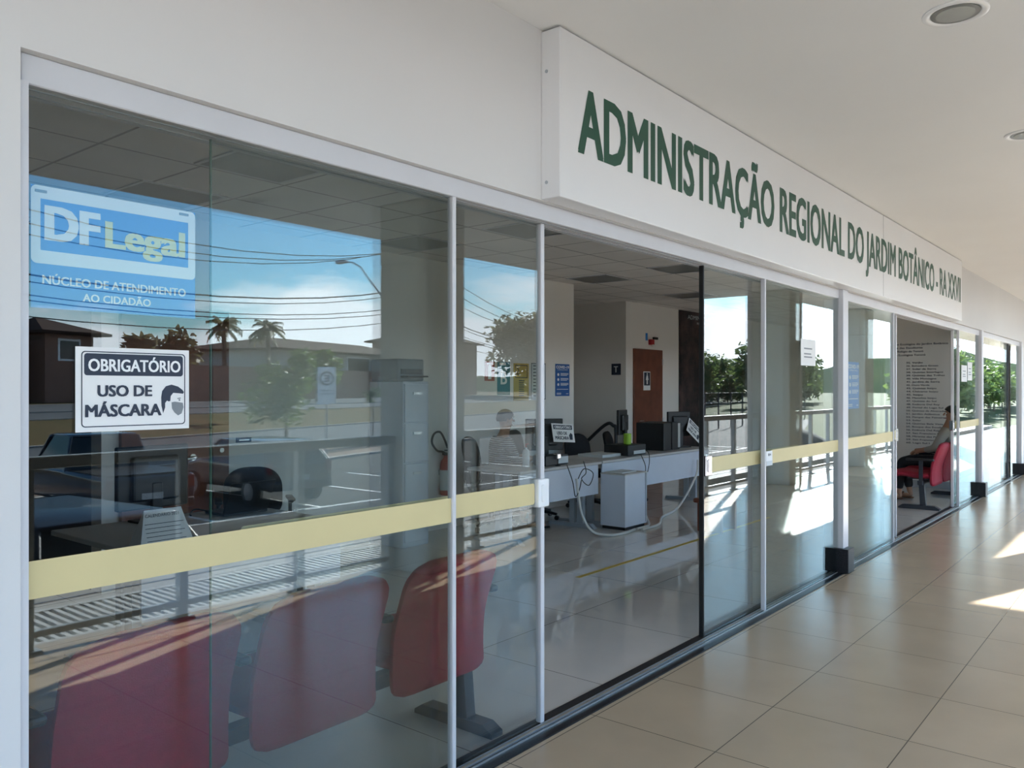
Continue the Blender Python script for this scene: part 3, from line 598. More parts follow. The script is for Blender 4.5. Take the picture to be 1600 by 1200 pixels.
def bench(name, label, x_first, n, pitch=.64):
    w = (n-1)*pitch; t = thing(name, label, 'waiting chairs', (x_first+w/2, .34, 0), 0, 'red waiting benches'); rel = t.location
    for k in range(n):
        x = x_first+k*pitch; M = T(x, 0, 0)
        back = grid_pad([(p.x, p.y) for p in spline([(.205,.30),(.215,.40),(.205,.55),(.165,.68),(.105,.845)], 5)], .55, .10, .05, .055)
        o = MB().add(back.v, back.f, M).build('backrest', M_RED, t, rel=rel, smooth=60)
        seat = grid_pad([(p.x, p.y) for p in spline([(.23,.43),(.40,.425),(.56,.445),(.66,.435),(.695,.395)], 5)], .53, .06, .03, .07)
        MB().add(seat.v, seat.f, M).build('seat', M_RED, t, rel=rel, smooth=60)
        MB().box(x-.16, x+.16, .24, .52, .372, .39).box(x-.03, x+.03, .225, .26, .37, .60).build('seat_bracket', M_BLKSTEEL, t, rel=rel)
    for k in range(n+1):
        x = x_first+(k-.5)*pitch
        a = MB(); a.rbox(x-.026, x+.026, .17, .50, .625, .655, .012, 2); a.build('armrest', M_BLK, t, rel=rel)
        a = MB(); a.box(x-.012, x+.012, .30, .345, .37, .63); a.build('arm_support', M_BLKSTEEL, t, rel=rel)
    MB().rbox(x_first-pitch/2-.02, x_first+w+pitch/2+.02, .30, .36, .315, .372, .004, 1).build('beam', M_BLKSTEEL, t, rel=rel)
    for x in (x_first-.26, x_first+w+.265):
        a = MB(); a.add([(x-.03,.27,.045),(x+.03,.27,.045),(x+.03,.34,.045),(x-.03,.34,.045),(x-.03,.295,.33),(x+.03,.295,.33),(x+.03,.355,.33),(x-.03,.355,.33)], [(0,3,2,1),(4,5,6,7),(0,1,5,4),(2,3,7,6),(0,4,7,3),(1,2,6,5)])
        a.prism([(.115,0),(.60,0),(.60,.02),(.55,.052),(.17,.052),(.115,.022)], x-.038, x+.038, 'x'); a.build('leg', M_BLKSTEEL, t, rel=rel)
    return t
bench('waiting_bench', 'row of red upholstered chairs with backs against the leftmost glass', .59, 4)
bench('waiting_bench', 'red chairs on a black beam seen through the far opening', 11.72, 3)

# ================================================================== DESKS
def desk(label, x0, x1, y0, y1, panel_to=.385):
    t = thing('office_desk', label, 'desk', ((x0+x1)/2, (y0+y1)/2, 0)); rel = t.location
    MB().rbox(x0, x1, y0-.03, y1, .712, .742, .006, 2).build('desk_top', M_DESKT, t, rel=rel)
    MB().box(x0+.03, x1-.03, y0, y0+.018, panel_to, .705).build('modesty_panel', M_DESK, t, rel=rel)
    for x in (x0+.06, x1-.10):
        a = MB(); a.box(x, x+.05, y0+.16, y0+.24, .04, .712); a.box(x, x+.05, y0+.28, y0+.34, .04, .712); a.prism([(y0-.25+.25,0),(y1-.04,0),(y1-.06,.035),(y0+.06,.05)], x-.01, x+.06, 'x'); a.build('leg', M_METGREY, t, rel=rel)
    return t
desk('grey desk in front of the person in the striped shirt', 6.2, 7.65, 2.75, 3.42)
desk('grey desk with the green cup and black computers', 7.72, 10.45, 2.78, 3.45, .375)
desk('grey desk behind the leftmost glass with a dark monitor', 1.95, 3.25, 1.75, 2.75)
# drawer pedestal in front of the desks
t = thing('drawer_pedestal', 'pale grey drawer pedestal standing in front of the desks', 'cabinet', (7.9, 2.85, 0)); rel = t.location
a = MB(); a.box(7.67, 8.13, 2.245+.19, 2.75, .035, .60); a.build('body', M_DESK, t, rel=rel)
MB().rbox(7.665, 8.135, 2.43, 2.755, .60, .615, .004, 1).build('top', M_DESKT, t, rel=rel)
MB().box(7.69, 8.11, 2.45, 2.74, 0, .036).build('plinth', M_BLK, t, rel=rel)
MB().box(8.105, 8.128, 2.428, 2.436, .05, .60).build('edge_strip', M_METGREY, t, rel=rel)
solo(MB().rbox(7.72, 8.02, 2.50, 2.70, .615, .628, .002, 1), 'paper_pad', M_PAPERG, 'white papers lying on the drawer pedestal', 'papers')
solo(MB().rbox(8.02, 8.52, 2.95, 3.30, .742, .775, .003, 1), 'paper_stack', M_PAPERG, 'stack of white folders between the two desks', 'papers')

def monitor(label, x, y, rz, w=.40, h=.32, z0=.742, lift=.16):
    t = thing('computer_monitor', label, 'monitor', (x, y, z0), rz, 'desk monitors')
    a = MB(); a.rbox(-w/2, w/2, -.02, .02, lift, lift+h, .008, 2); a.rbox(-w*.33, w*.33, -.055, -.015, lift+.05, lift+h-.06, .015, 2); a.build('housing', M_BLK, t)
    MB().box(-w/2+.018, w/2-.018, .0195, .0215, lift+.02, lift+h-.018).build('screen', M_SCREEN, t)
    MB().rbox(-.035, .035, -.06, -.03, .012, lift+.16, .006, 1).build('stand', M_BLK, t)
    MB().rbox(-.12, .12, -.13, .07, 0, .014, .006, 2).build('base', M_BLK, t)
    return t
monitor('black monitor with a mask notice hung on it', 7.09, 3.10, math.radians(-35), .42, .34, lift=.14)
monitor('black monitor behind the green cup, back turned to the door', 8.82, 3.18, math.radians(12), .30, .31, lift=.23)
monitor('black monitor partly behind the glass edge with a crumpled notice', 10.20, 3.12, math.radians(-20), .40, .34, lift=.15)
monitor('large dark monitor behind the mask notice of the leftmost glass', 2.48, 2.62, math.radians(4), .46, .38, lift=.08)
# notices on monitors
def mon_notice(label, o, u, v):
    o, u, v = Vector(o), Vector(u).normalized(), Vector(v).normalized(); n = u.cross(v)
    t = thing('mask_notice', label, 'notice', tuple(o)); R = t.location
    b = MB(); W, H = .30, .21
    q = [o+u*a*W+v*c*H+n*d for d in (0, .002) for a, c in ((0,0),(1,0),(1,1),(0,1))]
    b.add(q, [(3,2,1,0),(4,5,6,7),(0,1,5,4),(1,2,6,5),(2,3,7,6),(3,0,4,7)]); b.build('sheet', M_PAPER, t, rel=R)
    b = MB(); K = dict(o=o+n*.002, u=u, v=v)
    b.flat([(.02,.145),(.28,.145),(.28,.195),(.02,.195)], off=.0008, **K); lettering(b, 'USO DE', .06, .20, .085, .035, bold=.04, **K); lettering(b, 'MÁSCARA', .03, .22, .03, .038, bold=.04, **K)
    b.flat([(.23,.03),(.27,.03),(.275,.09),(.25,.11),(.225,.08)], off=.0008, **K); b.build('lettering', M_INK, t, rel=R)
    b = MB(); lettering(b, 'OBRIGATÓRIO', .035, .265, .155, .03, off=.0012, bold=.03, **K); b.build('white_lettering', M_WHITE, t, rel=R)
mon_notice('tilted white mask notice hung over the monitor on the desk', (7.06, 2.95, .98), (.93,-.25,-.06), (-.28,-.05,.95))
mon_notice('crumpled white mask notice stuck on the monitor beside the glass edge', (10.20, 3.00, .98), (.72,-.25,-.62), (.60,.1,.78))
# cup, boxes, towers
t = thing('plastic_cup', 'lime green cup standing on a black box on the desk', 'cup', (8.62, 2.98, .87)); 
MB().lathe([(.040,0),(.046,.006),(.048,.13),(.044,.13),(.042,.02)], 20).build('cup_body', M_LIME, t, smooth=40); 
MB().tube([(.047,0,.105),(.068,0,.10),(.068,0,.045),(.047,0,.035)], .006, 8).build('handle', M_LIME, t, smooth=60)
t = thing('desktop_computer', 'flat black desktop computer lying under the green cup', 'computer', (8.62, 3.02, .742)); rel = t.location
MB().rbox(8.42, 8.84, 2.85, 3.19, .745, .87, .006, 2).build('case', M_BLK, t, rel=rel)
MB().box(8.55, 8.82, 2.845, 2.851, .76, .80).build('port_panel', M_PAPERG, t, rel=rel)
t = thing('desktop_computer', 'black computer tower with grey port strip on the right desk', 'computer', (9.62, 3.1, .742)); rel = t.location
MB().rbox(9.42, 9.62, 2.92, 3.33, .745, 1.10, .006, 2).rbox(9.65, 9.86, 2.92, 3.33, .745, 1.105, .006, 2).build('case', M_BLK, t, rel=rel)
MB().box(9.80, 9.855, 2.914, 2.921, .77, 1.09).build('port_panel', M_ALU, t, rel=rel)
t = thing('desktop_computer', 'flat black desktop computer under the notice-hung monitor', 'computer', (7.06, 2.98, .742)); rel = t.location
MB().rbox(6.76, 7.16, 2.83, 3.0, .745, .85, .006, 2).build('case', M_BLK, t, rel=rel)
MB().box(6.98, 7.15, 2.824, 2.831, .76, .83).build('port_panel', M_PAPERG, t, rel=rel)
t = thing('sanitizer_bottle', 'white pump bottle on the desk by the striped-shirt person', 'bottle', (6.62, 2.98, .742)); 
MB().lathe([(.035,0),(.038,.01),(.038,.15),(.03,.175),(.014,.185),(.014,.20)], 18).build('bottle_body', M_PAPERG, t, smooth=40); MB().tube([(0,0,.20),(0,0,.235),(.035,0,.235)], .008, 8).build('pump', M_REDP, t)
t = thing('web_camera', 'small silver camera on the desk right of the pump bottle', 'camera', (6.93, 2.80, .742))
MB().lathe([(.03,0),(.03,.008),(.006,.012),(.006,.07)], 16).build('stand', M_BLK, t, smooth=40); MB().rbox(-.035,.035,-.02,.03,.07,.13,.01,2).build('housing', M_CHROME, t)
# calendar, laptop on the left desk
t = thing('desk_calendar', 'white tent calendar standing behind the leftmost yellow stripe', 'calendar', (2.14, 1.87, .742)); rel = t.location
MB().add([(2.0,1.80,.742),(2.29,1.80,.742),(2.25,1.865,.925),(2.05,1.865,.925),(2.0,1.93,.742),(2.29,1.93,.742)], [(0,1,2,3),(5,4,3,2),(0,3,4),(1,5,2),(0,4,5,1)]).build('sheet', M_PAPER, t, rel=rel)
CV = Vector((0,.065,.183)).normalized()
b = MB(); lettering(b, 'CALENDÁRIO 2021', .05, .23, .155, .016, o=(2.0,1.80,.742), u=UX, v=CV, off=.002)
for k in range(5): b.flat([(.04,.03+.022*k),(.25-.02*(k%2),.03+.022*k),(.25-.02*(k%2),.033+.022*k),(.04,.033+.022*k)], o=(2.0,1.80,.742), u=UX, v=CV, off=.002)
b.build('lettering', M_INK, t, rel=rel)
t = thing('laptop', 'black open laptop behind the edge of the sliding glass', 'laptop', (3.0, 2.55, .742)); rel = t.location
MB().rbox(2.84, 3.16, 2.42, 2.64, .742, .760, .004, 1).build('keyboard_base', M_BLK, t, rel=rel)
MB().prism([(2.42,.76),(2.435,.76),(2.345,.955),(2.33,.955)], 2.84, 3.16, 'x').build('lid', M_BLK, t, rel=rel)

# office chairs
def office_chair(label, x, y, rz, top=.98):
    t = thing('office_chair', label, 'chair', (x, y, 0), rz, 'black office chairs')       # faces +y locally
    s = grid_pad([(p.x, p.y) for p in spline([(-.21,.47),(0,.465),(.18,.47),(.25,.44)], 5)], .48, .10, .10, .07); MB().add(s.v, s.f).build('seat', M_BLKFAB, t, smooth=60)
    s = grid_pad([(p.x, p.y) for p in spline([(-.235,.52),(-.215,.66),(-.235,.82),(-.275,top)], 5)], .46, .17, .09, .05); MB().add(s.v, s.f).build('backrest', M_BLKFAB, t, smooth=60)
    MB().tube([(0,-.05,.43),(0,-.24,.43),(0,-.28,.50),(0,-.27,.70)], .022, 8).build('back_bar', M_BLK, t, smooth=60)
    MB().tube([(0,0,.10),(0,0,.43)], .028, 12).build('gas_lift', M_BLK, t, smooth=60)
    for k in range(5):
        a = 2*math.pi*k/5+.3; c, s_ = math.cos(a), math.sin(a); leg = MB().tube([(0,0,.10),(.15*c,.15*s_,.095),(.29*c,.29*s_,.07)], [.026,.022,.016], 8).build('star_leg', M_BLK, t, smooth=60)
        MB().tube([(.29*c-.015*s_,.29*s_+.015*c,.028),(.29*c+.015*s_,.29*s_-.015*c,.028)], .028, 12).build('caster', M_BLK, leg)
    for sx_ in (-1, 1):
        MB().tube([(sx_*.2,.02,.44),(sx_*.27,.02,.46),(sx_*.27,.0,.66),(sx_*.27,.14,.665)], .015, 8).rbox(sx_*.27-.028, sx_*.27+.028, -.10, .16, .665, .69, .01, 2).build('armrest', M_BLK, t, smooth=50)
    return t
office_chair('black office chair behind the laptop and the leftmost glass', 3.72, 3.42, math.radians(150), .90)
office_chair('black office chair that the striped-shirt person sits on', 6.86, 3.66, math.radians(-115), 1.02)
office_chair('empty black office chair right of the striped-shirt person', 7.72, 3.72, math.radians(195), 1.05)
office_chair('black office chair behind the desk with the green cup', 8.85, 3.68, math.radians(170), .95)
office_chair('black office chair under the right end of the desk with computers', 9.75, 3.70, math.radians(200), .95)

# white cable hoses
def hose(label, pts, r=.014, m=M_HOSE, cat='cable hose', name='cable_hose', group='white cable hoses'):
    solo(MB().tube(spline(pts, 6), r, 8), name, m, label, cat, group, smooth=60)
hose('white cable hose from the left desk round the drawer pedestal', [(7.10,2.68,.60),(7.11,2.66,.40),(7.13,2.62,.20),(7.17,2.52,.05),(7.28,2.38,.015),(7.50,2.33,.015),(7.75,2.36,.015)])
hose('white cable hose looping down beside the drawer pedestal', [(8.62,2.72,.56),(8.55,2.70,.42),(8.34,2.68,.27),(8.34,2.60,.14),(8.30,2.52,.04),(8.08,2.38,.015),(7.80,2.36,.015)])
hose('long white cable hose from the right desk end across the floor', [(9.98,2.72,.60),(9.90,2.70,.42),(9.62,2.70,.18),(9.25,2.66,.03),(8.70,2.55,.015),(8.20,2.32,.015),(7.80,2.30,.015)])
for lab, pts in (('thin black cable bundle tied below the left desk edge', [(7.20,2.66,.78),(7.22,2.64,.66),(7.12,2.63,.60),(7.26,2.63,.52),(7.34,2.63,.64),(7.18,2.64,.70),(7.10,2.66,.60)]),
                 ('black cable hanging in a loop on the left desk panel', [(6.95,2.70,.76),(7.0,2.66,.58),(7.05,2.66,.42),(7.12,2.66,.48),(7.16,2.66,.58)]),
                 ('black cable hanging on the right desk panel', [(8.50,2.72,.76),(8.57,2.70,.62),(8.54,2.70,.48),(8.40,2.69,.40)]),
                 ('black cable from the flat computer into the white hose', [(8.78,2.82,.80),(8.72,2.74,.76),(8.66,2.70,.66),(8.62,2.70,.55)])):
    hose(lab, pts, .005, M_BLK, 'cable', 'power_cable', 'black power cables')
hose('black cord on the desk behind the laptop', [(2.72,2.60,.747),(2.76,2.68,.747),(2.82,2.72,.765),(2.90,2.70,.747),(3.0,2.73,.747)], .005, M_BLK, 'cable', 'power_cable', 'black power cables')
# wooden stool by the glass edge
t = thing('wooden_stool', 'low red-brown wooden stool at the dark edge of the right sliding door', 'stool', (8.37, 1.69, 0)); rel = t.location
MB().rbox(8.12, 8.62, 1.52, 1.86, .31, .36, .02, 3).build('seat', M_WOOD, t, rel=rel)
for x in (8.17, 8.52): MB().rbox(x, x+.05, 1.55, 1.83, 0, .315, .006, 1).build('side_panel', M_WOOD, t, rel=rel)
# filing cabinet and printer
t = thing('filing_cabinet', 'tall white filing cabinet beside the fire extinguisher', 'cabinet', (5.64, 3.82, 0)); rel = t.location
MB().rbox(5.46, 5.81, 3.58, 4.07, .0, 1.62, .006, 1).build('body', M_DESK, t, rel=rel)
for k in range(4):
    z = .05+.39*k; d = MB().rbox(5.475, 5.795, 3.565, 3.582, z, z+.375, .004, 1).build('drawer', M_DESK, t, rel=rel)
    MB().box(5.58, 5.69, 3.55, 3.566, z+.27, z+.295).build('handle', M_ALU, d, rel=rel)
t = thing('printer', 'dark grey printer on top of the white filing cabinet', 'printer', (5.62, 3.82, 1.62)); rel = t.location
MB().rbox(5.43, 5.79, 3.62, 4.02, 1.622, 1.84, .02, 3).build('body', M_GREYP, t, rel=rel); MB().rbox(5.47, 5.75, 3.52, 3.64, 1.66, 1.675, .004, 1).build('paper_tray', M_BLK, t, rel=rel); MB().box(5.47, 5.75, 3.612, 3.622, 1.69, 1.74).build('slot', M_SEAL, t, rel=rel)
# stair railing in the recess
t = thing('stair_railing', 'black tubular handrail going down the stairs beside the restroom wall', 'railing', (11.2, 5.1, 0)); rel = t.location
MB().tube(spline([(11.2,4.76,0),(11.2,4.755,.85),(11.2,4.80,.95),(11.2,4.96,.96),(11.2,5.47,.545),(11.2,6.0,.12)], 5), .028, 10).build('handrail', M_BLKSTEEL, t, rel=rel, smooth=60)
t = thing('stair_railing', 'black barred balustrade left of the stair handrail', 'railing', (10.1, 5.1, 0)); rel = t.location
for x in (9.95, 10.08, 10.2, 10.32): MB().tube([(x,5.1,0),(x,5.1,1.12)], .02, 8).build('baluster', M_BLKSTEEL, t, rel=rel)
MB().tube([(9.5,5.1,1.13),(10.35,5.1,1.13)], .03, 10).tube([(9.5,5.1,.80),(10.33,5.1,.80)], .018, 8).build('handrail', M_BLKSTEEL, t, rel=rel)

# ================================================================== PEOPLE
def skin(chains, sub=1):
    """chains: list of [(point, radius), ...]; points shared between chains are joined; first point is the root"""
    vs = []; rad = []; idx = {}; ed = []
    for ch in chains:
        prev = None
        for p, r in ch:
            k = tuple(round(c, 4) for c in p)
            if k not in idx: idx[k] = len(vs); vs.append(k); rad.append(r)
            if prev is not None and prev != idx[k]: ed.append((prev, idx[k]))
            prev = idx[k]
    me = bpy.data.meshes.new('skin'); me.from_pydata(vs, ed, []); ob = bpy.data.objects.new('skin', me); C.objects.link(ob)
    m = ob.modifiers.new('s', 'SKIN'); m.use_smooth_shade = True
    for i, d in enumerate(me.skin_vertices[0].data):
        r = rad[i]; d.radius = r if isinstance(r, tuple) else (r, r); d.use_root = (i == 0)
    s = ob.modifiers.new('d', 'SUBSURF'); s.levels = sub; s.render_levels = sub
    e = bpy.data.meshes.new_from_object(ob.evaluated_get(bpy.context.evaluated_depsgraph_get()))
    out = ([v.co.copy() for v in e.vertices], [tuple(p.vertices) for p in e.polygons])
    bpy.data.objects.remove(ob); bpy.data.meshes.remove(me); bpy.data.meshes.remove(e); return out

def seated_person(label, loc, rz, lean, elbows, wrists, knees, ankles, shirt, sleeve, head_turn=0.0, shoe=M_BLK, cat='person'):
    t = thing('person', label, cat, loc, rz)
    L = lambda x, y, z: (x, y+lean*(z-.56), z)
    hip = L(0, 0, .57); sp = L(0, -.015, .70); ch = L(0, -.01, .86); nb = L(0, 0, 1.0); nk = L(0, .015, 1.075)
    hd = Vector(L(0, .02, 1.19)); R = RZ(head_turn)
    def H(x, y, z): q = R @ Vector((x, y, z)); return tuple(hd+q)
    body = MB(); chains = [[(hip, (.15,.11)), (sp, (.13,.10)), (ch, (.155,.105)), (nb, (.085,.07)), (nk, (.052,.052)), (H(0,-.005,-.055), (.058,.068)), (H(0,-.005,.01), (.074,.088)), (H(0,-.01,.06), (.072,.088)), (H(0,-.015,.10), (.045,.058))]]
    sh = []
    for i, s in enumerate((-1, 1)):
        S = L(s*.175, -.01, .965); sh.append(S); e, w = elbows[i], wrists[i]
        m1 = tuple((Vector(S)+Vector(e))/2); m2 = tuple((Vector(e)*.6+Vector(w)*.4))
        d = (Vector(w)-Vector(e)).normalized(); palm = tuple(Vector(w)+d*.05)
        chains.append([(ch, (.155,.105)), (S, .062), (m1, .048), (e, .040), (m2, .038), (w, (.028,.022)), (palm, (.040,.017)), (tuple(Vector(palm)+d*.035), (.038,.015))])
        hj = L(s*.085, .02, .56); k, a = knees[i], ankles[i]
        m3 = tuple((Vector(hj)+Vector(k))/2); m4 = tuple(Vector(k)*.62+Vector(a)*.38)
        f = (Vector((k[0],k[1],0))-Vector((hip[0],hip[1],0))).normalized()
        chains.append([(hip, (.15,.11)), (hj, .088), (m3, .078), (k, .058), (m4, .055), (a, .036), (tuple(Vector((a[0],a[1],.045))-f*.03), .034), (tuple(Vector((a[0],a[1],.04))+f*.09), (.040,.028)), (tuple(Vector((a[0],a[1],.03))+f*.16), (.036,.02))])
    body.add(*skin(chains, 2))
    # face: nose, ears
    body.add(*skin([[(H(0,.076,.03), .010), (H(0,.092,.005), .012), (H(0,.098,-.012), .014)]], 1))
    for s in (-1, 1): body.add(*skin([[(H(s*.076,-.01,.03), .014), (H(s*.086,-.018,.012), .016), (H(s*.078,-.012,-.02), .011)]], 1))
    for i, s in enumerate((-1, 1)):                     # fingers and thumb, curled over what they rest on
        e, w = Vector(elbows[i]), Vector(wrists[i]); d = (w-e).normalized(); side = d.cross(Vector((0,0,1))).normalized(); dn = d.cross(side).normalized()
        if dn.z > 0: dn = -dn
        for j, (o_, ln) in enumerate(((-.028,.062),(-.009,.072),(.010,.068),(.028,.052))):
            b0 = w+d*.075+side*o_; b1 = b0+d*ln*.5+dn*.006; b2 = b1+d*ln*.33+dn*.016; b3 = b2+d*ln*.18+dn*.020
            body.add(*skin([[(tuple(b0), .0095), (tuple(b1), .009), (tuple(b2), .0082), (tuple(b3), .0065)]], 1))
        th = -side if i == 0 else side
        if (th.x > 0) == (i == 1): th = -th
        b0 = w+d*.03+th*.03; b1 = b0+d*.03+th*.022; b2 = b1+d*.03+th*.008+dn*.006
        body.add(*skin([[(tuple(b0), .012), (tuple(b1), .0105), (tuple(b2), .008)]], 1))
    body.build('body', M_SKIN, t, smooth=80)
    # eyes, mouth
    for s in (-1, 1):
        e = MB(); e.lathe([(.001,-.010),(.008,-.006),(.011,0),(.008,.006),(.001,.010)], 10, T(*H(s*.031,.068,.022))); o = e.build('eye', M_WHITE, t, smooth=60)
        MB().lathe([(.001,-.005),(.005,0),(.001,.005)], 8, T(*H(s*.031,.0785,.022))).build('iris', M_HAIR, o, smooth=60)
        MB().tube([H(s*.015,.083,.042), H(s*.032,.082,.047), H(s*.048,.070,.042)], .004, 6).build('eyebrow', M_HAIR, t)
    MB().tube([H(-.022,.068,-.045), H(0,.077,-.046), H(.022,.068,-.045)], [.003,.006,.003], 8).build('mouth', M_REDP, t, smooth=60)
    # hair cap
    hb = MB(); vs = []; fs = []; nu, nv = 20, 8
    for i in range(nv+1):
        th = i/nv*math.radians(112)
        for j in range(nu):
            ph = 2*math.pi*j/nu; front = max(0, math.sin(ph)); q = th*(1-.42*front)
            vs.append(H(.087*math.sin(q)*math.cos(ph), -.012+.104*math.sin(q)*math.sin(ph), .035+.098*math.cos(q)))
    for i in range(nv):
        for j in range(nu): a = i*nu+j; c = i*nu+(j+1) % nu; fs.append((a, c, c+nu, a+nu))
    hb.add(vs, fs); hb.build('hair', M_HAIR, t, smooth=80)
    # shirt
    c = [[(L(0,0,.575), (.175,.128)), (sp, (.152,.118)), (ch, (.172,.122)), (L(0,.0,.985), (.115,.085)), (L(0,.005,1.03), (.068,.066))]]
    for i, s in enumerate((-1, 1)):
        S, e, w = sh[i], Vector(elbows[i]), Vector(wrists[i]); m1 = tuple((Vector(S)+e)/2); a = [(ch, (.172,.122)), (S, .075), (m1, .060)]
        a += [(tuple(e), .054), (tuple(e*.35+w*.65), .044)] if sleeve else [(tuple((Vector(S)*.3+e*.7)), .056)]
        c.append(a)
    MB().add(*skin(c, 2)).build('shirt', shirt, t, smooth=80)
    c = [[(L(0,0,.56), (.178,.13))]]
    for i, s in enumerate((-1, 1)):
        hj = Vector(L(s*.085,.02,.56)); k, a = Vector(knees[i]), Vector(ankles[i])
        c.append([(L(0,0,.56), (.178,.13)), (tuple(hj), .103), (tuple((hj+k)/2), .092), (tuple(k), .072), (tuple(k*.5+a*.5), .066), (tuple(k*.1+a*.9), .055)])
    MB().add(*skin(c, 2)).build('trousers', M_TROU, t, smooth=80)
    for i in (0, 1):
        k, a = Vector(knees[i]), Vector(ankles[i]); f = Vector((k.x-hip[0], k.y-hip[1], 0)).normalized()
        f0 = Vector((a.x, a.y, .012)); MB().add(*skin([[(tuple(f0-f*.06), (.045,.012)), (tuple(f0+f*.05), (.048,.012)), (tuple(f0+f*.17), (.046,.012)), (tuple(f0+f*.21), (.030,.010))]], 1)).tube([f0+f*.10+Vector((-.05,0,.01)), f0+f*.10+Vector((0,0,.065)), f0+f*.10+Vector((.05,0,.01))], .012, 6).build('sandal', shoe, t, smooth=60)
    return t
seated_person('person in a striped shirt seated behind the left desk', (6.93, 3.60, 0), math.radians(-118), .10,
              [(-.25,.10,.76), (.25,.10,.76)], [(-.14,.34,.775), (.12,.36,.775)], [(-.12,.40,.52), (.12,.40,.52)], [(-.12,.34,.09), (.12,.34,.09)], M_STRIPE, True)
seated_person('person in grey shirt and black trousers leaning back on a red chair', (12.42, .345, 0), 0, -.31,
              [(-.27,-.02,.74), (.27,-.02,.74)], [(-.10,.20,.685), (.13,.24,.685)], [(-.13,.43,.54), (.13,.44,.54)], [(-.13,.46,.09), (.13,.38,.09)], M_SHIRTG, True, .3, M_SANDAL)

# ================================================================== OUTSIDE, seen mirrored in the glass
PHI = math.radians(17.5); CP, SP = math.cos(PHI), math.sin(PHI)
def E(s, d, z): xv, yv = CP*s-SP*d, SP*s+CP*d; return Vector((xv, 2.234-yv-0.0, z))       # along the street, away from it, height
EM = Matrix(((CP, SP, 0, 0), (-SP, CP, 0, 2.234), (0, 0, 1, 0), (0, 0, 0, 1)))              # same as a turn; local x = street, local -y = away
# columns
for k, lab in enumerate(('grey square column at the left, out of the glass', 'grey square column reflected behind the fire extinguisher', 'grey square column opposite the near opening', 'grey square column reflected left of the first white post', 'grey square column reflected right of the first white post', 'grey square column farther along the walkway', 'last grey square column along the walkway')):
    x = 0.74+4.05*k
    a = MB().rbox(x, x+.57, -3.16, -2.573, 0, 2.6, .012, 1).rbox(x-.001, x+.571, -3.161, -2.572, 2.612, 3.14, .012, 1).box(x+.008, x+.562, -3.15, -2.58, 2.59, 2.62)
    struct(a, 'column', M_COL, lab, 'column')
# railings between the columns
rl = None
for k, lab in enumerate(('grey steel railing reflected below the leftmost yellow stripe', 'grey steel railing opposite the near opening', 'grey steel railing reflected in the right sliding door', 'grey steel railing reflected right of the first white post', 'grey steel railing farther along the walkway', 'last grey steel railing along the walkway')):
    x0 = 1.31+4.05*k
    if rl is None:
        rl = thing('railing', lab, 'railing', (x0, -2.985, 0), 0, 'walkway railings')
        MB().rbox(.005, 3.475, -.04, .04, 1.075, 1.148, .006, 1).build('top_rail', M_RAIL, rl)
        MB().rbox(.005, 3.475, -.02, .02, .085, .125, .004, 1).build('bottom_rail', M_RAIL, rl)
        for x in (.60, 1.56, 2.51, 3.43): MB().box(x-.03, x+.03, -.03, .03, 0, 1.075).box(x-.07, x+.07, -.05, .05, 0, .012).build('post', M_RAIL, rl)
        for z in (.28, .48): MB().tube([(.005,0,z),(3.475,0,z)], .005, 6).build('cable', M_ALU, rl)
    else: dup(rl, (x0, -2.985, 0), 0, lab)
# drain grating along the edge
t = thing('drain_grate', 'long pale steel drain grating along the walkway edge', 'grating', (4.0, -3.5, 0)); rel = t.location
a = MB(); x = -1.0
while x < 9.4: a.box(x, x+.030, -3.90, -3.16, -.045, -.005); x += .067
a.build('bars', M_GRATE, t, rel=rel)
MB().box(-1.0, 9.4, -3.95, -3.90, -.06, 0).box(-1.0, 9.4, -3.165, -3.125, -.06, 0).build('frame', M_GRATE, t, rel=rel)

# ground bands
def band(name, lab, cat, m, d0, z0, d1, z1, s0=-90, s1=150, n=60, wob=0.0, dz=0.0):
    vs = []; fs = []
    for i in range(n+1):
        s = s0+(s1-s0)*i/n; q = wob*math.sin(i*1.7)
        vs += [E(s, d0+q*0, z0+dz), E(s, d1+q, z1+dz)]
    for i in range(n): fs.append((2*i, 2*i+2, 2*i+3, 2*i+1))
    struct(MB().add(vs, fs), name, m, lab, cat)
struct(MB().box(-200, 500, -400, -4.35, -1.35, -1.12), 'field', M_FIELD, 'green and dry grassy ground all round the car park', 'ground')
band('parking_lot', 'dark asphalt car park below the walkway', 'car park', M_ASPH, 2.0, -1.1, 17.4, -1.1, -20, 75, dz=0)
band('verge', 'pinkish bare earth verge beyond the car park', 'verge', M_DIRT, 17.4, -1.08, 19.6, -.86, -90, 110)
band('street', 'near lane of the grey street', 'street', M_ASPH2, 19.6, -.88, 24.4, -.40)
band('median', 'dry grass median between the two lanes', 'median', M_DRYG, 24.4, -.38, 28.2, .33)
band('street', 'far lane of the grey street in front of the houses', 'street', M_ASPH2, 28.2, .32, 31.5, .50)
band('pavement', 'pale pavement at the foot of the garden walls', 'pavement', M_ASPH2, 31.5, .53, 36.5, .76)
band('yard', 'ground under the houses across the street', 'yard', M_DRYG, 36.5, .75, 120, 1.2)
a = MB()
for d, z, w in ((19.55, -.83, .16), (24.35, -.33, .16), (28.2, .38, .16), (31.5, .57, .18), (17.35, -1.0, .2)):
    a.add([E(-90,d,z), E(150,d,z), E(150,d+w,z), E(-90,d+w,z), E(-90,d,z-.16), E(150,d,z-.16)], [(0,1,2,3), (0,4,5,1)])
struct(a, 'kerb', M_CONC, 'pale kerbs along the street lanes', 'kerb')
a = MB()
for k in range(14):
    x = 1.0+2.6*k; a.box(x, x+.10, -18.0, -12.6, -1.10, -1.092)
a.box(-5, 40, -12.6, -12.5, -1.10, -1.092)
solo(a, 'parking_lines', M_LINE, 'white painted bay lines on the car park asphalt', 'road marking', kind='structure')

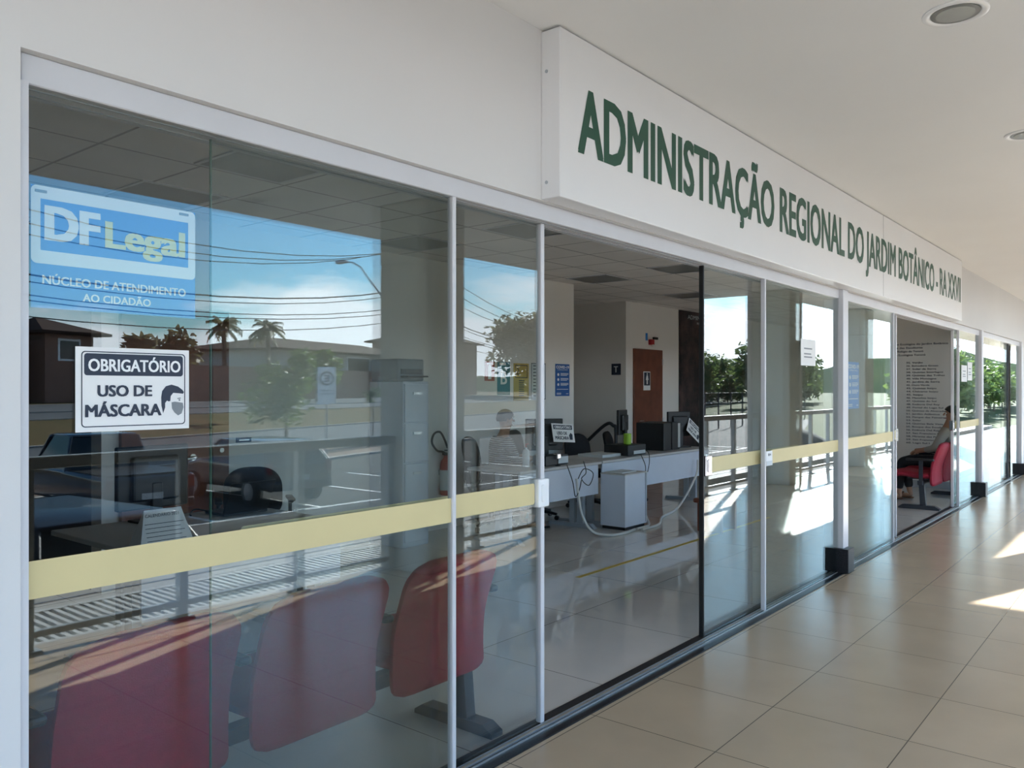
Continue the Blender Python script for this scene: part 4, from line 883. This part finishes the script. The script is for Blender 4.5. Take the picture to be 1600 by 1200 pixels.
# cars ------------------------------------------------------------
def car(label, x, y, rz, paint, z=-1.1, kind='hatch'):
    t = thing('car' if kind != 'pickup' else 'pickup_truck', label, 'car' if kind != 'pickup' else 'pickup', (x, y, z), rz)   # nose towards +y locally
    W = .86; ln = 2.05 if kind != 'pickup' else 2.65
    a = MB(); b = bmesh.new()
    if kind == 'pickup': side = [(-ln,.45),(-ln,1.02),(-.75,1.04),(-.70,1.06),(.95,1.06),(2.3,.95),(ln,.80),(ln,.40)]
    else: side = [(-ln,.38),(-ln+.02,.95),(.85,.98),(1.85,.80),(ln,.62),(ln,.32)]
    vs = [b.verts.new((sx_*W, p[0], p[1])) for sx_ in (-1, 1) for p in side]; n = len(side)
    b.faces.new(vs[:n]); b.faces.new(vs[n:][::-1])
    for i in range(n): b.faces.new((vs[i], vs[i+n], vs[(i+1) % n+n], vs[(i+1) % n]))
    bmesh.ops.recalc_face_normals(b, faces=b.faces[:]); bmesh.ops.bevel(b, geom=b.edges[:], offset=.07, segments=3, affect='EDGES', profile=.5)
    a.bm(b); a.build('body', paint, t, smooth=50)
    def cabin(y0, y1, y2, y3, z0, z1, inset, m, name, d=0.0):
        w0, w1 = W-.03+d, W-inset+d
        a = MB(); a.add([(-w0,y0,z0),(w0,y0,z0),(w0,y3,z0),(-w0,y3,z0),(-w1,y1,z1),(w1,y1,z1),(w1,y2,z1),(-w1,y2,z1)], [(0,3,2,1),(4,5,6,7),(0,1,5,4),(1,2,6,5),(2,3,7,6),(3,0,4,7)]); a.build(name, m, t)
    top = 1.46 if kind != 'pickup' else 1.72
    if kind == 'pickup': cabin(-.72,-.55,.55,1.15,1.02,top-.03,.22,M_CARG,'window'); MB().rbox(-W+.22,W-.22,-.57,.57,top-.06,top,.03,2).build('roof', paint, t, smooth=50)
    else: cabin(-ln+.08,-ln+.45,.30,1.05,.93,top-.03,.20,M_CARG,'window'); MB().rbox(-W+.20,W-.20,-ln+.42,.33,top-.06,top,.03,2).build('roof', paint, t, smooth=50)
    for sx_ in (-1, 1):
        a = MB()
        yb, yf = (-.70,-.54) if kind == 'pickup' else (-ln+.10,-ln+.46)
        for (ya, yc) in ((yb, yf), (1.08, .54) if kind == 'pickup' else (.98, .31)): a.tube([(sx_*(W-.03), ya, .98), (sx_*(W-.205), yc, top-.04)], .035, 8)
        a.build('pillar', paint, t, smooth=60)
        for yw in (-ln+.75, ln-.80):
            w = MB(); w.tube([(sx_*(W-.17), yw, .32), (sx_*(W+.015), yw, .32)], .32, 24); o = w.build('wheel', M_TYRE, t, smooth=40)
            MB().tube([(sx_*(W+.0), yw, .32), (sx_*(W+.022), yw, .32)], .20, 16).build('hub', M_ALU, o)
        MB().rbox(sx_*(W-.08)-.06, sx_*(W-.08)+.06, -ln-.015, -ln+.10, .74, .98, .02, 2).build('tail_light', M_TAIL, t, smooth=50)
        MB().rbox(sx_*(W-.16)-.13, sx_*(W-.16)+.13, ln-.18, ln-.01, .60, .72, .02, 2).build('head_light', M_CHROME, t, smooth=50)
    MB().rbox(-W+.04, W-.04, -ln-.05, -ln+.05, .36, .56, .03, 2).build('bumper', M_BLK if kind == 'pickup' else paint, t, smooth=50)
    MB().box(-.2, .2, -ln-.055, -ln-.045, .58, .70).build('number_plate', M_PAPERG, t)
    if kind == 'pickup': MB().box(-W+.08, W-.08, -ln+.06, -.80, 1.0, 1.055).build('load_bed', M_BLK, t)
    return t
car('dark blue pickup truck reflected in the leftmost glass', 7.75, -15.35, math.pi+.05, M_CARB, kind='pickup')
car('dark grey hatchback parked beside the dark blue pickup', 11.45, -15.25, math.pi+.05, M_CARGR)
car('black car parked close to the walkway railing', 3.35, -7.0, math.pi-.1, M_CARD)
car('white car parked far right in the car park', 23.3, -12.0, .35, M_CARW)

# houses ------------------------------------------------------------
def house(label, s0, s1, d0, d1, zb, eave, ridge, m, wins=(), hip=True, m_r=M_ROOF):
    t = thing('house', label, 'house', E((s0+s1)/2, (d0+d1)/2, zb), 0); R = t.location
    q = lambda s, d, z: E(s, d, z)-R
    c = [(s0,d0),(s1,d0),(s1,d1),(s0,d1)]
    MB().add([q(a,b_,zb-1) for a, b_ in c]+[q(a,b_,eave) for a, b_ in c], [(0,1,5,4),(1,2,6,5),(2,3,7,6),(3,0,4,7),(4,5,6,7)]).build('walls', m, t)
    o = .7; dm = (d0+d1)/2; k = (d1-d0)/2 if hip else -o
    k = min(k, (s1-s0)/2-.2)
    vs = [q(s0-o,d0-o,eave),q(s1+o,d0-o,eave),q(s1+o,d1+o,eave),q(s0-o,d1+o,eave),q(s0+k,dm,ridge),q(s1-k,dm,ridge)]
    vs += [q(s0-o,d0-o,eave-.15),q(s1+o,d0-o,eave-.15),q(s1+o,d1+o,eave-.15),q(s0-o,d1+o,eave-.15)]
    MB().add(vs, [(0,1,5,4),(2,3,4,5),(1,2,5),(3,0,4),(0,6,7,1),(1,7,8,2),(2,8,9,3),(3,9,6,0),(9,8,7,6)]).build('roof', m_r, t)
    for (a, b_, z0, z1) in wins:
        def slab(a, b_, z0, z1, dd): return [q(a,d0-dd,z0),q(b_,d0-dd,z0),q(b_,d0-dd,z1),q(a,d0-dd,z1),q(a,d0+.02,z0),q(b_,d0+.02,z0),q(b_,d0+.02,z1),q(a,d0+.02,z1)]
        F = [(0,1,2,3),(0,4,5,1),(1,5,6,2),(2,6,7,3),(3,7,4,0)]
        w = MB().add(slab(a-.12,b_+.12,z0-.12,z1+.12,.05), F).build('window', M_WHITE, t); MB().add(slab(a,b_,z0,z1,.07), F).build('pane', M_CARG, w)
    return t
house('long brown-roofed bungalow reflected left of the column', 53, 78, 41, 51, .8, 4.75, 6.0, M_HOUSE, [(55.5,57.5,3.1,4.3),(59.5,61,3.1,4.3),(63,66.5,2.4,4.3)])
house('dark low house reflected at the left edge of the glass', 17, 30.4, 40, 48, .8, 4.3, 5.0, M_HOUSE2, [(24,26,2.2,3.5)])
house('taller gabled house part above the dark low house', 31.9, 35.0, 40, 45, .8, 4.7, 5.6, M_HOUSE2, [(32.8,34.0,3.2,4.2)], True)
house('dark house reflected beside the second pane', 82, 92, 41.2, 50, .9, 7.0, 8.6, M_HOUSE2, [(86,88,3,4.5)])
t = thing('garden_wall', 'brown rendered garden wall along the far pavement', 'wall', E(58, 36.8, .7)); R = t.location
MB().add([E(a,b_,z)-R for z in (.4, 3.0) for a, b_ in ((38,36.7),(78,36.7),(78,36.95),(38,36.95))], [(0,1,5,4),(1,2,6,5),(2,3,7,6),(3,0,4,7),(4,5,6,7)]).build('wall_body', M_HOUSE2, t)
t2 = thing('garden_gate', 'pale gate in the brown garden wall', 'gate', E(62.5, 36.65, .7)); R = t2.location
MB().add([E(a,b_,z)-R for z in (.6, 2.6) for a, b_ in ((61,36.55),(64,36.55),(64,36.68),(61,36.68))], [(0,1,5,4),(1,2,6,5),(2,3,7,6),(3,0,4,7),(4,5,6,7)]).build('panel', M_HOUSE, t2)

# vegetation ---------------------------------------------------------
def tree(name, label, p, h, r, m, trunk=.35, n=900, leaf=.30, squash=.8, seed=1, group='trees across the street', clumps=14, cat='tree'):
    rnd = random.Random(seed); t = thing(name, label, cat, p, 0, group)
    th = h-r*squash*1.5; cz = h-r*squash
    b = MB().tube([(0,0,-.5),(.05*r,0,max(.2, th*.5)),(0,.05*r,max(.4, th))], [trunk*.5, trunk*.4, trunk*.28], 8)
    cl = []
    for k in range(clumps):
        a = rnd.uniform(0, 6.28); q = rnd.random()**.5*r*.72; z = cz+rnd.uniform(-.7,.75)*r*squash*(1-(q/r)**2*.6)
        cl.append((Vector((q*math.cos(a), q*math.sin(a), z)), r*rnd.uniform(.30,.48)))
        if k % 2 == 0: b.tube([(0,0,max(.3, th*.8)), tuple(Vector((0,0,th))*.3+cl[-1][0]*.7)], [trunk*.22, trunk*.06], 6)
    b.build('trunk', M_BARK, t, smooth=60)
    f = MB()
    for k in range(n):
        c, cr = cl[rnd.randrange(clumps)]; d = Vector((rnd.gauss(0,1), rnd.gauss(0,1), rnd.gauss(0,.8))).normalized()
        o = c+d*cr*(rnd.random()**.33); u = Vector((rnd.gauss(0,1), rnd.gauss(0,1), rnd.gauss(0,.5))).normalized(); w = u.cross(d+Vector((0,0,.3))).normalized(); s = leaf*rnd.uniform(.6,1.3)
        f.add([o-u*s, o-w*s*.45, o+u*s, o+w*s*.45], [(0,1,2,3)])
    f.build('foliage', m, t); return t
def palm(label, p, h, fr, seed):
    rnd = random.Random(seed); t = thing('palm_tree', label, 'palm', p, 0, 'trees across the street')
    MB().tube([(0,0,-.5),(.1,0,h*.5),(0,0,h)], [.22,.17,.15], 8).build('trunk', M_BARK, t, smooth=60)
    f = MB()
    for k in range(46):
        a = rnd.uniform(0, 6.28); el = rnd.uniform(-.5, 1.3); L_ = fr*rnd.uniform(.8, 1.1); pr = None
        for i in range(9):
            q = i/8; r_ = L_*q; z = h+math.sin(el)*r_-.9*q*q*L_*.6; c = Vector((math.cos(a)*r_*math.cos(el*.6), math.sin(a)*r_*math.cos(el*.6), z)); sd = Vector((-math.sin(a), math.cos(a), 0))
            if pr is not None:
                for s in (-1, 1):
                    tip = c+sd*s*.55*fr*.5*(1-.5*q)+Vector((0,0,-.25)); f.add([pr, c, tip], [(0,1,2)])
            pr = c
    f.build('fronds', M_LEAF2, t); return t
tree('leafy_tree', 'dark tree beside the gabled house in the left glass', E(41.3, 40, .8), 4.5, 2.4, M_LEAF2, n=1500, seed=3)
tree('leafy_tree', 'small pale tree next to the gabled house', E(37.3, 39, .8), 4.0, 1.15, M_LEAF2, n=600, seed=4)
palm('palm-like tree left of the green street tree', E(45.8, 40, .8), 5.2, 1.3, 5)
palm('palm-like tree behind the green street tree', E(50.6, 40, .8), 5.4, 1.3, 6)
tree('leafy_tree', 'broad tree in front of the palm', E(48.4, 34.0, .7), 3.6, 1.7, M_LEAF, n=1100, seed=8)
tree('street_tree', 'green young tree on the street verge in the left glass', E(26.6, 20.2, -.9), 4.5, 1.65, M_LEAF, .16, n=1500, leaf=.15, squash=1.15, seed=9)
tree('leafy_tree', 'large olive tree reflected beside the near opening', E(92, 34.3, .8), 10.2, 5.2, M_LEAF2, .5, n=4200, leaf=.42, seed=10, clumps=26)
for k, (s, d) in enumerate(((30.5, 18.6), (33.2, 26.0))):
    tree('sapling', ('thin sapling on the pink verge', 'thin sapling on the grass median')[k], E(s, d, -1.0 if k == 0 else -.1), 2.6, .55, M_LEAF, .06, n=90, leaf=.14, seed=20+k, clumps=6, group='street saplings')
rnd = random.Random(11)
src = None
for k in range(10):
    s, d = 118+12.5*(k % 5)+(6 if k > 4 else 0), 8+11.5*(k//5)+rnd.uniform(-1.5, 1.5); lab = 'dark tree in the far grove reflected in the right sliding door'
    if src is None: src = tree('grove_tree', lab, E(s, d, -1.1), 9.5, 5.4, M_LEAF3, .4, n=3600, leaf=.55, seed=30, group='grove beyond the car park', clumps=26)
    else: o = dup(src, E(s, d, -1.1), rnd.uniform(0, 6), lab); o.scale = [rnd.uniform(.8, 1.0)]*3
src2 = None
for k in range(12):
    x, y = 66+k*7.3, -11.5-k*.5+rnd.uniform(-2.0, .5); lab = 'green tree in the row reflected near the second white post'
    if src2 is None: src2 = tree('row_tree', lab, (x, y, -1.1), 6.5, 3.4, M_LEAF, .3, n=2800, leaf=.38, seed=40, group='tree row beyond the far bay', clumps=22)
    else: o = dup(src2, (x, y, -1.1), rnd.uniform(0, 6), lab); o.scale = [rnd.uniform(.62, .9)]*3
# hills
vs = []; fs = []; n = 120
for i in range(n+1):
    a = math.radians(-75+90*i/n); R0 = 520
    hgt = 10+9*math.sin(i*.11+1)+5*math.sin(i*.31)+2*math.sin(i*.9)+16*max(0, (i-75)/45)+20*math.exp(-((i-83)/11)**2)
    for q, z in ((R0, -2), (R0+120, hgt*.8), (R0+200, hgt), (R0+320, -2)): vs.append((q*math.cos(a), q*math.sin(a), z))
for i in range(n):
    for j in range(3): k = i*4+j; fs.append((k, k+1, k+5, k+4))
struct(MB().add(vs, fs), 'hills', M_HILL, 'low green hills on the horizon', 'hill', smooth=60)

# poles, wires, lamps, street sign, fence -------------------------------
PD = 19.0
for k, (s, lab) in enumerate(((-1.5, 'concrete utility pole left of the leftmost glass'), (33.5, 'concrete utility pole behind the reflected column'), (68.5, 'concrete utility pole farther along the street'), (103.5, 'last concrete utility pole along the street'))):
    t = thing('utility_pole', lab, 'utility pole', E(s, PD, -1.0)); R = t.location
    MB().tube([(0,0,0),(0,0,9.2)], [.16,.10], 10).build('pole', M_CONC, t, smooth=60)
    for z, w in ((8.9, .9), (7.1, .5)): MB().add(*(lambda a: ([E(s+q[0], PD+q[1], -1+z+q[2])-R for q in a], [(0,1,3,2),(4,6,7,5),(0,4,5,1),(2,3,7,6),(0,2,6,4),(1,5,7,3)]))([(i*.05, j*w, l*.06) for i in (-1,1) for j in (-1,1) for l in (-1,1)])).build('cross_arm', M_BARK, t)
    for j in (-.8, 0, .8): MB().lathe([(.03,0),(.06,.03),(.04,.08),(.06,.11),(.02,.16)], 10, Matrix.Translation(E(s, PD+j, 7.95)-R)).build('insulator', M_GREYP, t)
for k, (s, lab) in enumerate(((31.7, 'curved street lamp arm reflected left of the column'), (74, 'curved street lamp reflected in the right sliding door'), (100, 'curved street lamp farther along the street'))):
    t = thing('street_lamp', lab, 'street lamp', E(s, 18.6, -1.0)); R = t.location
    P = [E(s+q[0]*.25, 18.6+q[0], q[1])-R for q in ((0,-1.0),(0,5.0),(.25,5.6),(1.6,7.1),(2.1,7.35),(2.6,7.42))]
    MB().tube(P, [.08,.07,.05,.04,.035,.03], 8).build('arm', M_METGREY, t, smooth=60)
    e = P[-1]; MB().rbox(e.x-.14, e.x+.14, e.y-.55, e.y+.10, e.z-.06, e.z+.08, .04, 2).build('lamp_head', M_METGREY, t, smooth=50)
W = [(8.0,5.85,-.8), (7.95,5.7,0), (7.9,5.6,.8), (6.1,4.45,.2), (5.9,4.25,.1), (5.3,3.9,0), (5.1,3.75,-.1), (4.7,3.35,0)]
for k, (hp, zm, off) in enumerate(W):
    pts = []
    for a, b_ in ((-1.5,33.5),(33.5,68.5),(68.5,103.5)):
        for i in range(12 if b_ < 100 else 13):
            s = a+(b_-a)*i/12; u = (s-(a+b_)/2)/17.5; pts.append(E(s, PD+off, zm+(hp-zm)*u*u))
    solo(MB().tube(pts, .016 if k != 3 else .026, 5), 'overhead_wire', M_WIRE, 'overhead wire of the upper group strung between the utility poles' if k < 3 else 'overhead wire of the lower group strung between the utility poles', 'wire', 'upper overhead wires' if k < 3 else 'lower overhead wires')
t = thing('parking_sign', 'white parking sign with ring and letter E on a thin post', 'road sign', E(24.2, 16.6, -1.1)); R = t.location
MB().tube([(0,0,0),(0,0,3.4)], .03, 8).build('post', M_METGREY, t)
t.rotation_euler = (0, 0, math.pi+.55)          # faces the building; local +x runs to its reader's right
MB().rbox(-.32,.32,-.05,-.035,2.1,3.4,.006,1).build('plate', M_WHITE, t)
b = MB(); K = dict(o=(0,-.05,0), u=UX, v=UZ); b.ring(circ(0,3.0,.25), circ(0,3.0,.19), off=.002, **K); lettering(b, 'E', -.08, .09, 2.88, .24, bold=.04, off=.002, **K); lettering(b, 'ESTACIONAMENTO', -.26, .26, 2.55, .06, off=.002, **K); lettering(b, 'REGULAMENTADO', -.26, .26, 2.44, .06, off=.002, **K)
b.build('lettering', M_INK, t)
t = thing('fence', 'thin black wire fence posts beyond the car park', 'fence', (52, -20, -1.1))
for k in range(14):
    x = -12+2.6*k; MB().tube([(x,-.5*k*.6,0),(x,-.5*k*.6,2.4)], .05, 6).build('post', M_WIRE, t)
for z in (1.0, 1.7, 2.35): MB().tube([(-12,0,z),(21.8,-3.9,z)], .015, 5).build('wire', M_WIRE, t)
solo(MB().lathe([(1.8,0),(1.5,.35),(.9,.7),(.2,.9)], 14, T(37, -11.5, -1.1)), 'earth_mound', M_ASPH, 'dark heap of earth beyond the railing', 'mound', smooth=60)
